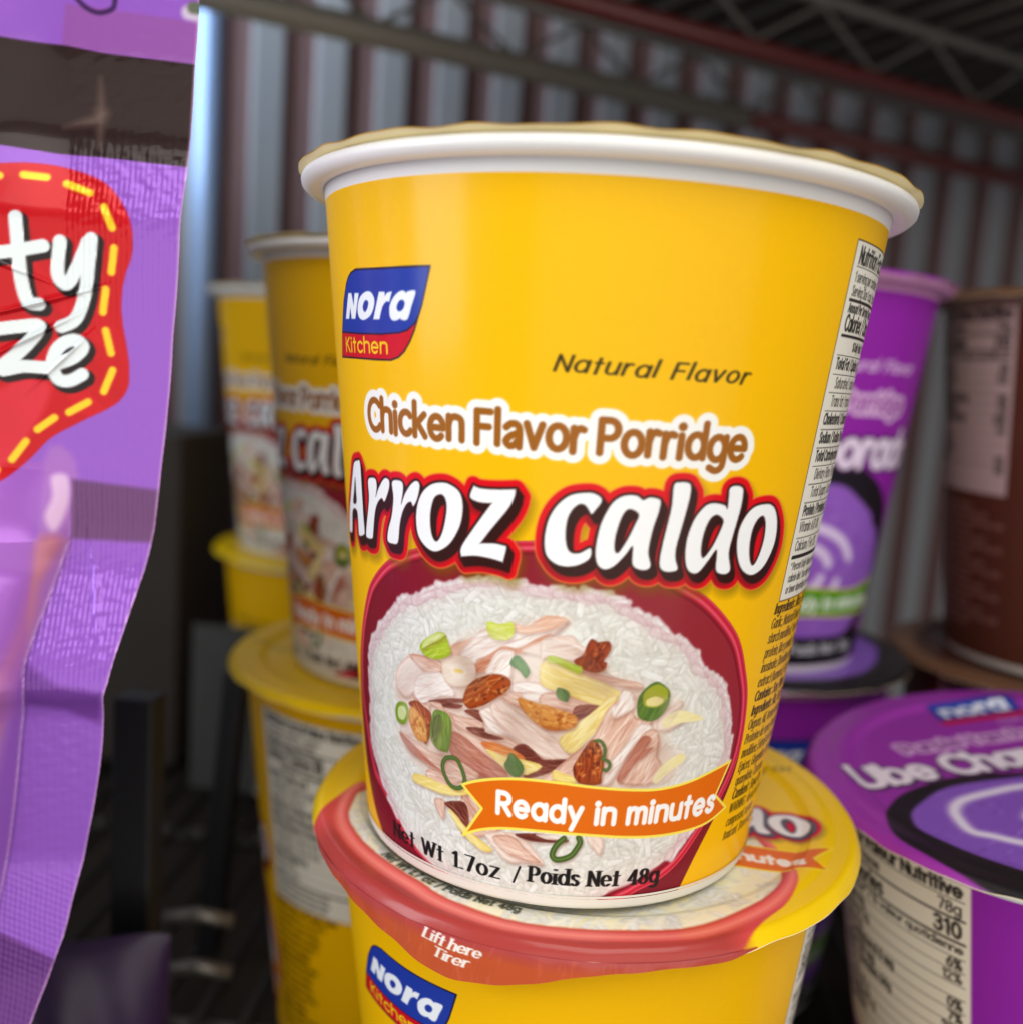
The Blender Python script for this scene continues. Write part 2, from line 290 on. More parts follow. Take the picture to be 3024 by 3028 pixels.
PANEL = ['Nutrition Facts/Valeur Nutritive', '1 serving per container / 1 portion', 'Serving Size 1 cup / tasse (48g)', 'Amount Per Serving/Teneur par portion', 'Calories / Calories 180', '% Daily Value* / % valeur quotidienne*',
 'Total Fat / Lipides 1g 1%', 'Saturated / satures 0g 0%', 'Trans fat / trans 0g', 'Cholesterol / Cholesterol 0 mg 0%', 'Sodium / Sodium 790mg 34%', 'Total Carbohydrate / Glucides 40g 15%', 'Dietary Fibre / Fibres 1g 4%', 'Total Sugars / Sucres 1g 1%',
 'Protein / Proteines 3g', 'Vitamin A/D 0%', 'Calcium / Fer 2%']
def cup_art(D):
    rng = np.random.default_rng(7); H = CUP_H
    art = Art(-62., 89., 0., H, .125, YEL)
    bowl_art(art, D, rng)
    ribbon_art(art, D)
    art.strokes(text_segs('Ready in minutes', -9.8, 29.2, 12.55, 2.35, .42, gap=1.9, space=3.0), S(255, 255, 255), soft=.05)
    title_art(art, D['title'])
    sg = text_segs('Chicken Flavor Porridge', -34.6, 21.9, 66.3, 3.05, .48, gap=1.55, space=2.4, alt={'a': 'A2'}, jit=.1)
    art.strokes(sg, S(250, 250, 246), grow=1.05, soft=.15, part=5); art.strokes(sg, S(160, 96, 26), soft=.05)
    art.strokes(text_segs('Natural Flavor', -4.4, 20.6, 76.45, 1.45, .15, slant=.28, gap=1.9, space=4., nib=None) if False else text_segs('Natural Flavor', -4.4, 20.0, 76.45, 1.45, .17, slant=.32, gap=2.1, space=4., jit=.07), S(48, 38, 6), soft=.05, nib=(1.25, .8))
    art.strokes(text_segs('Net Wt 1.7oz', -33., -8.6, 1.75, 1.8, .25, gap=1.9, space=3.6, serif=1.), S(26, 24, 24), nib=(1.45, .5))
    art.strokes(text_segs('/', -6.4, -5., 1.9, 1.75, .2), S(26, 24, 24), nib=(1., .6))
    art.strokes(text_segs('Poids Net 48g', -3.6, 19.3, 2.3, 1.75, .25, gap=1.9, space=3.6, serif=1.), S(26, 24, 24), nib=(1.45, .5))
    logo_art(art, D)
    # nutrition panel and ingredients
    x0, x1 = 35.7, 78.; art.poly([(x0, 45), (x1, 45), (x1, 97.1), (x0, 97.1)], S(40, 34, 20), smooth=False, grow=.12, part=6); art.poly([(x0, 45), (x1, 45), (x1, 97.1), (x0, 97.1)], S(238, 234, 220), smooth=False, grow=-.05)
    INK = S(38, 36, 34); rows = [93.69, 0, 89.14, 0, 84.2, 81.45, 78.72, 76.1, 73.47, 70.74, 68.05, 65.35, 62.65, 59.89, 57.4, 54.51, 51.75]
    def rule(y, w): art.strokes([(np.array([x0+1.2, y]), np.array([x1-1.2, y]), w/2, w/2)], INK)
    def line(t, y, xh, wt, ind=0., last=True): art.strokes(text_segs(t, x0+1.4+ind, None, y, xh, wt, width=.62, gap=1.7, space=2.6), INK, soft=.04)
    line(PANEL[0], 94.15, 1.6, .2); rule(93.69, .12); line(PANEL[1], 91.7, .95, .09); line(PANEL[2], 89.75, .95, .09); rule(89.14, .42)
    line(PANEL[3], 87.5, .85, .12); line(PANEL[4], 84.95, 1.5, .2); rule(84.2, .42); line(PANEL[5], 82.3, .8, .12, 5)
    ys = [81.45, 78.72, 76.1, 73.47, 70.74, 68.05, 65.35, 62.65, 59.89, 57.4, 54.51]
    for i, y in enumerate(ys):
        rule(y, .12)
        if i < 11: line(PANEL[min(6+i, 16)], y-1.9, 1.05, .15 if i in (0, 3, 4, 5, 8) else .09, 0 if i not in (1, 2, 6, 7) else 1.2)
    rule(51.6, .6); line('* Percent Daily Values are based on a 2000', 49.6, .8, .08); line('calorie diet. Your daily values may be higher', 47.8, .8, .08); line('or lower depending on your calorie needs.', 46., .8, .08)
    ing = ['Ingredients : Rice, Salt, Sugar, Onion', 'Garlic, Natural Flavor, Corn starch', 'starch modified, Yeast extract', 'protein, Rice powder, Disodium', 'inosinate, Disodium guanylate', 'extract (turmeric), Ginger', 'Contains : Soy, Wheat', 'Ingredients : Riz, Sel, Sucre', 'Oignon, Ail, Arome naturel',
           'Proteine de soya, Amidon', 'modifiee, Extrait de levure', 'Epices, Gingembre, Disodium', 'guanylate, Curcuma', 'Contient : Soya, Ble', 'WARNING : do not microwave', 'composant, ne pas', 'toxicant. Store in dry place']
    for i, t in enumerate(ing):
        bold = i in (0, 6, 7, 13)
        art.strokes(text_segs(t, 34.9-i*.06, None, 43.35-i*2.31-.25, 1.1, .15 if bold else .1, width=.62 if not bold else .68, slant=.12, gap=1.6, space=2.6, serif=.5), S(60, 44, 4), nib=(1.2, .7), soft=.04)
    return art
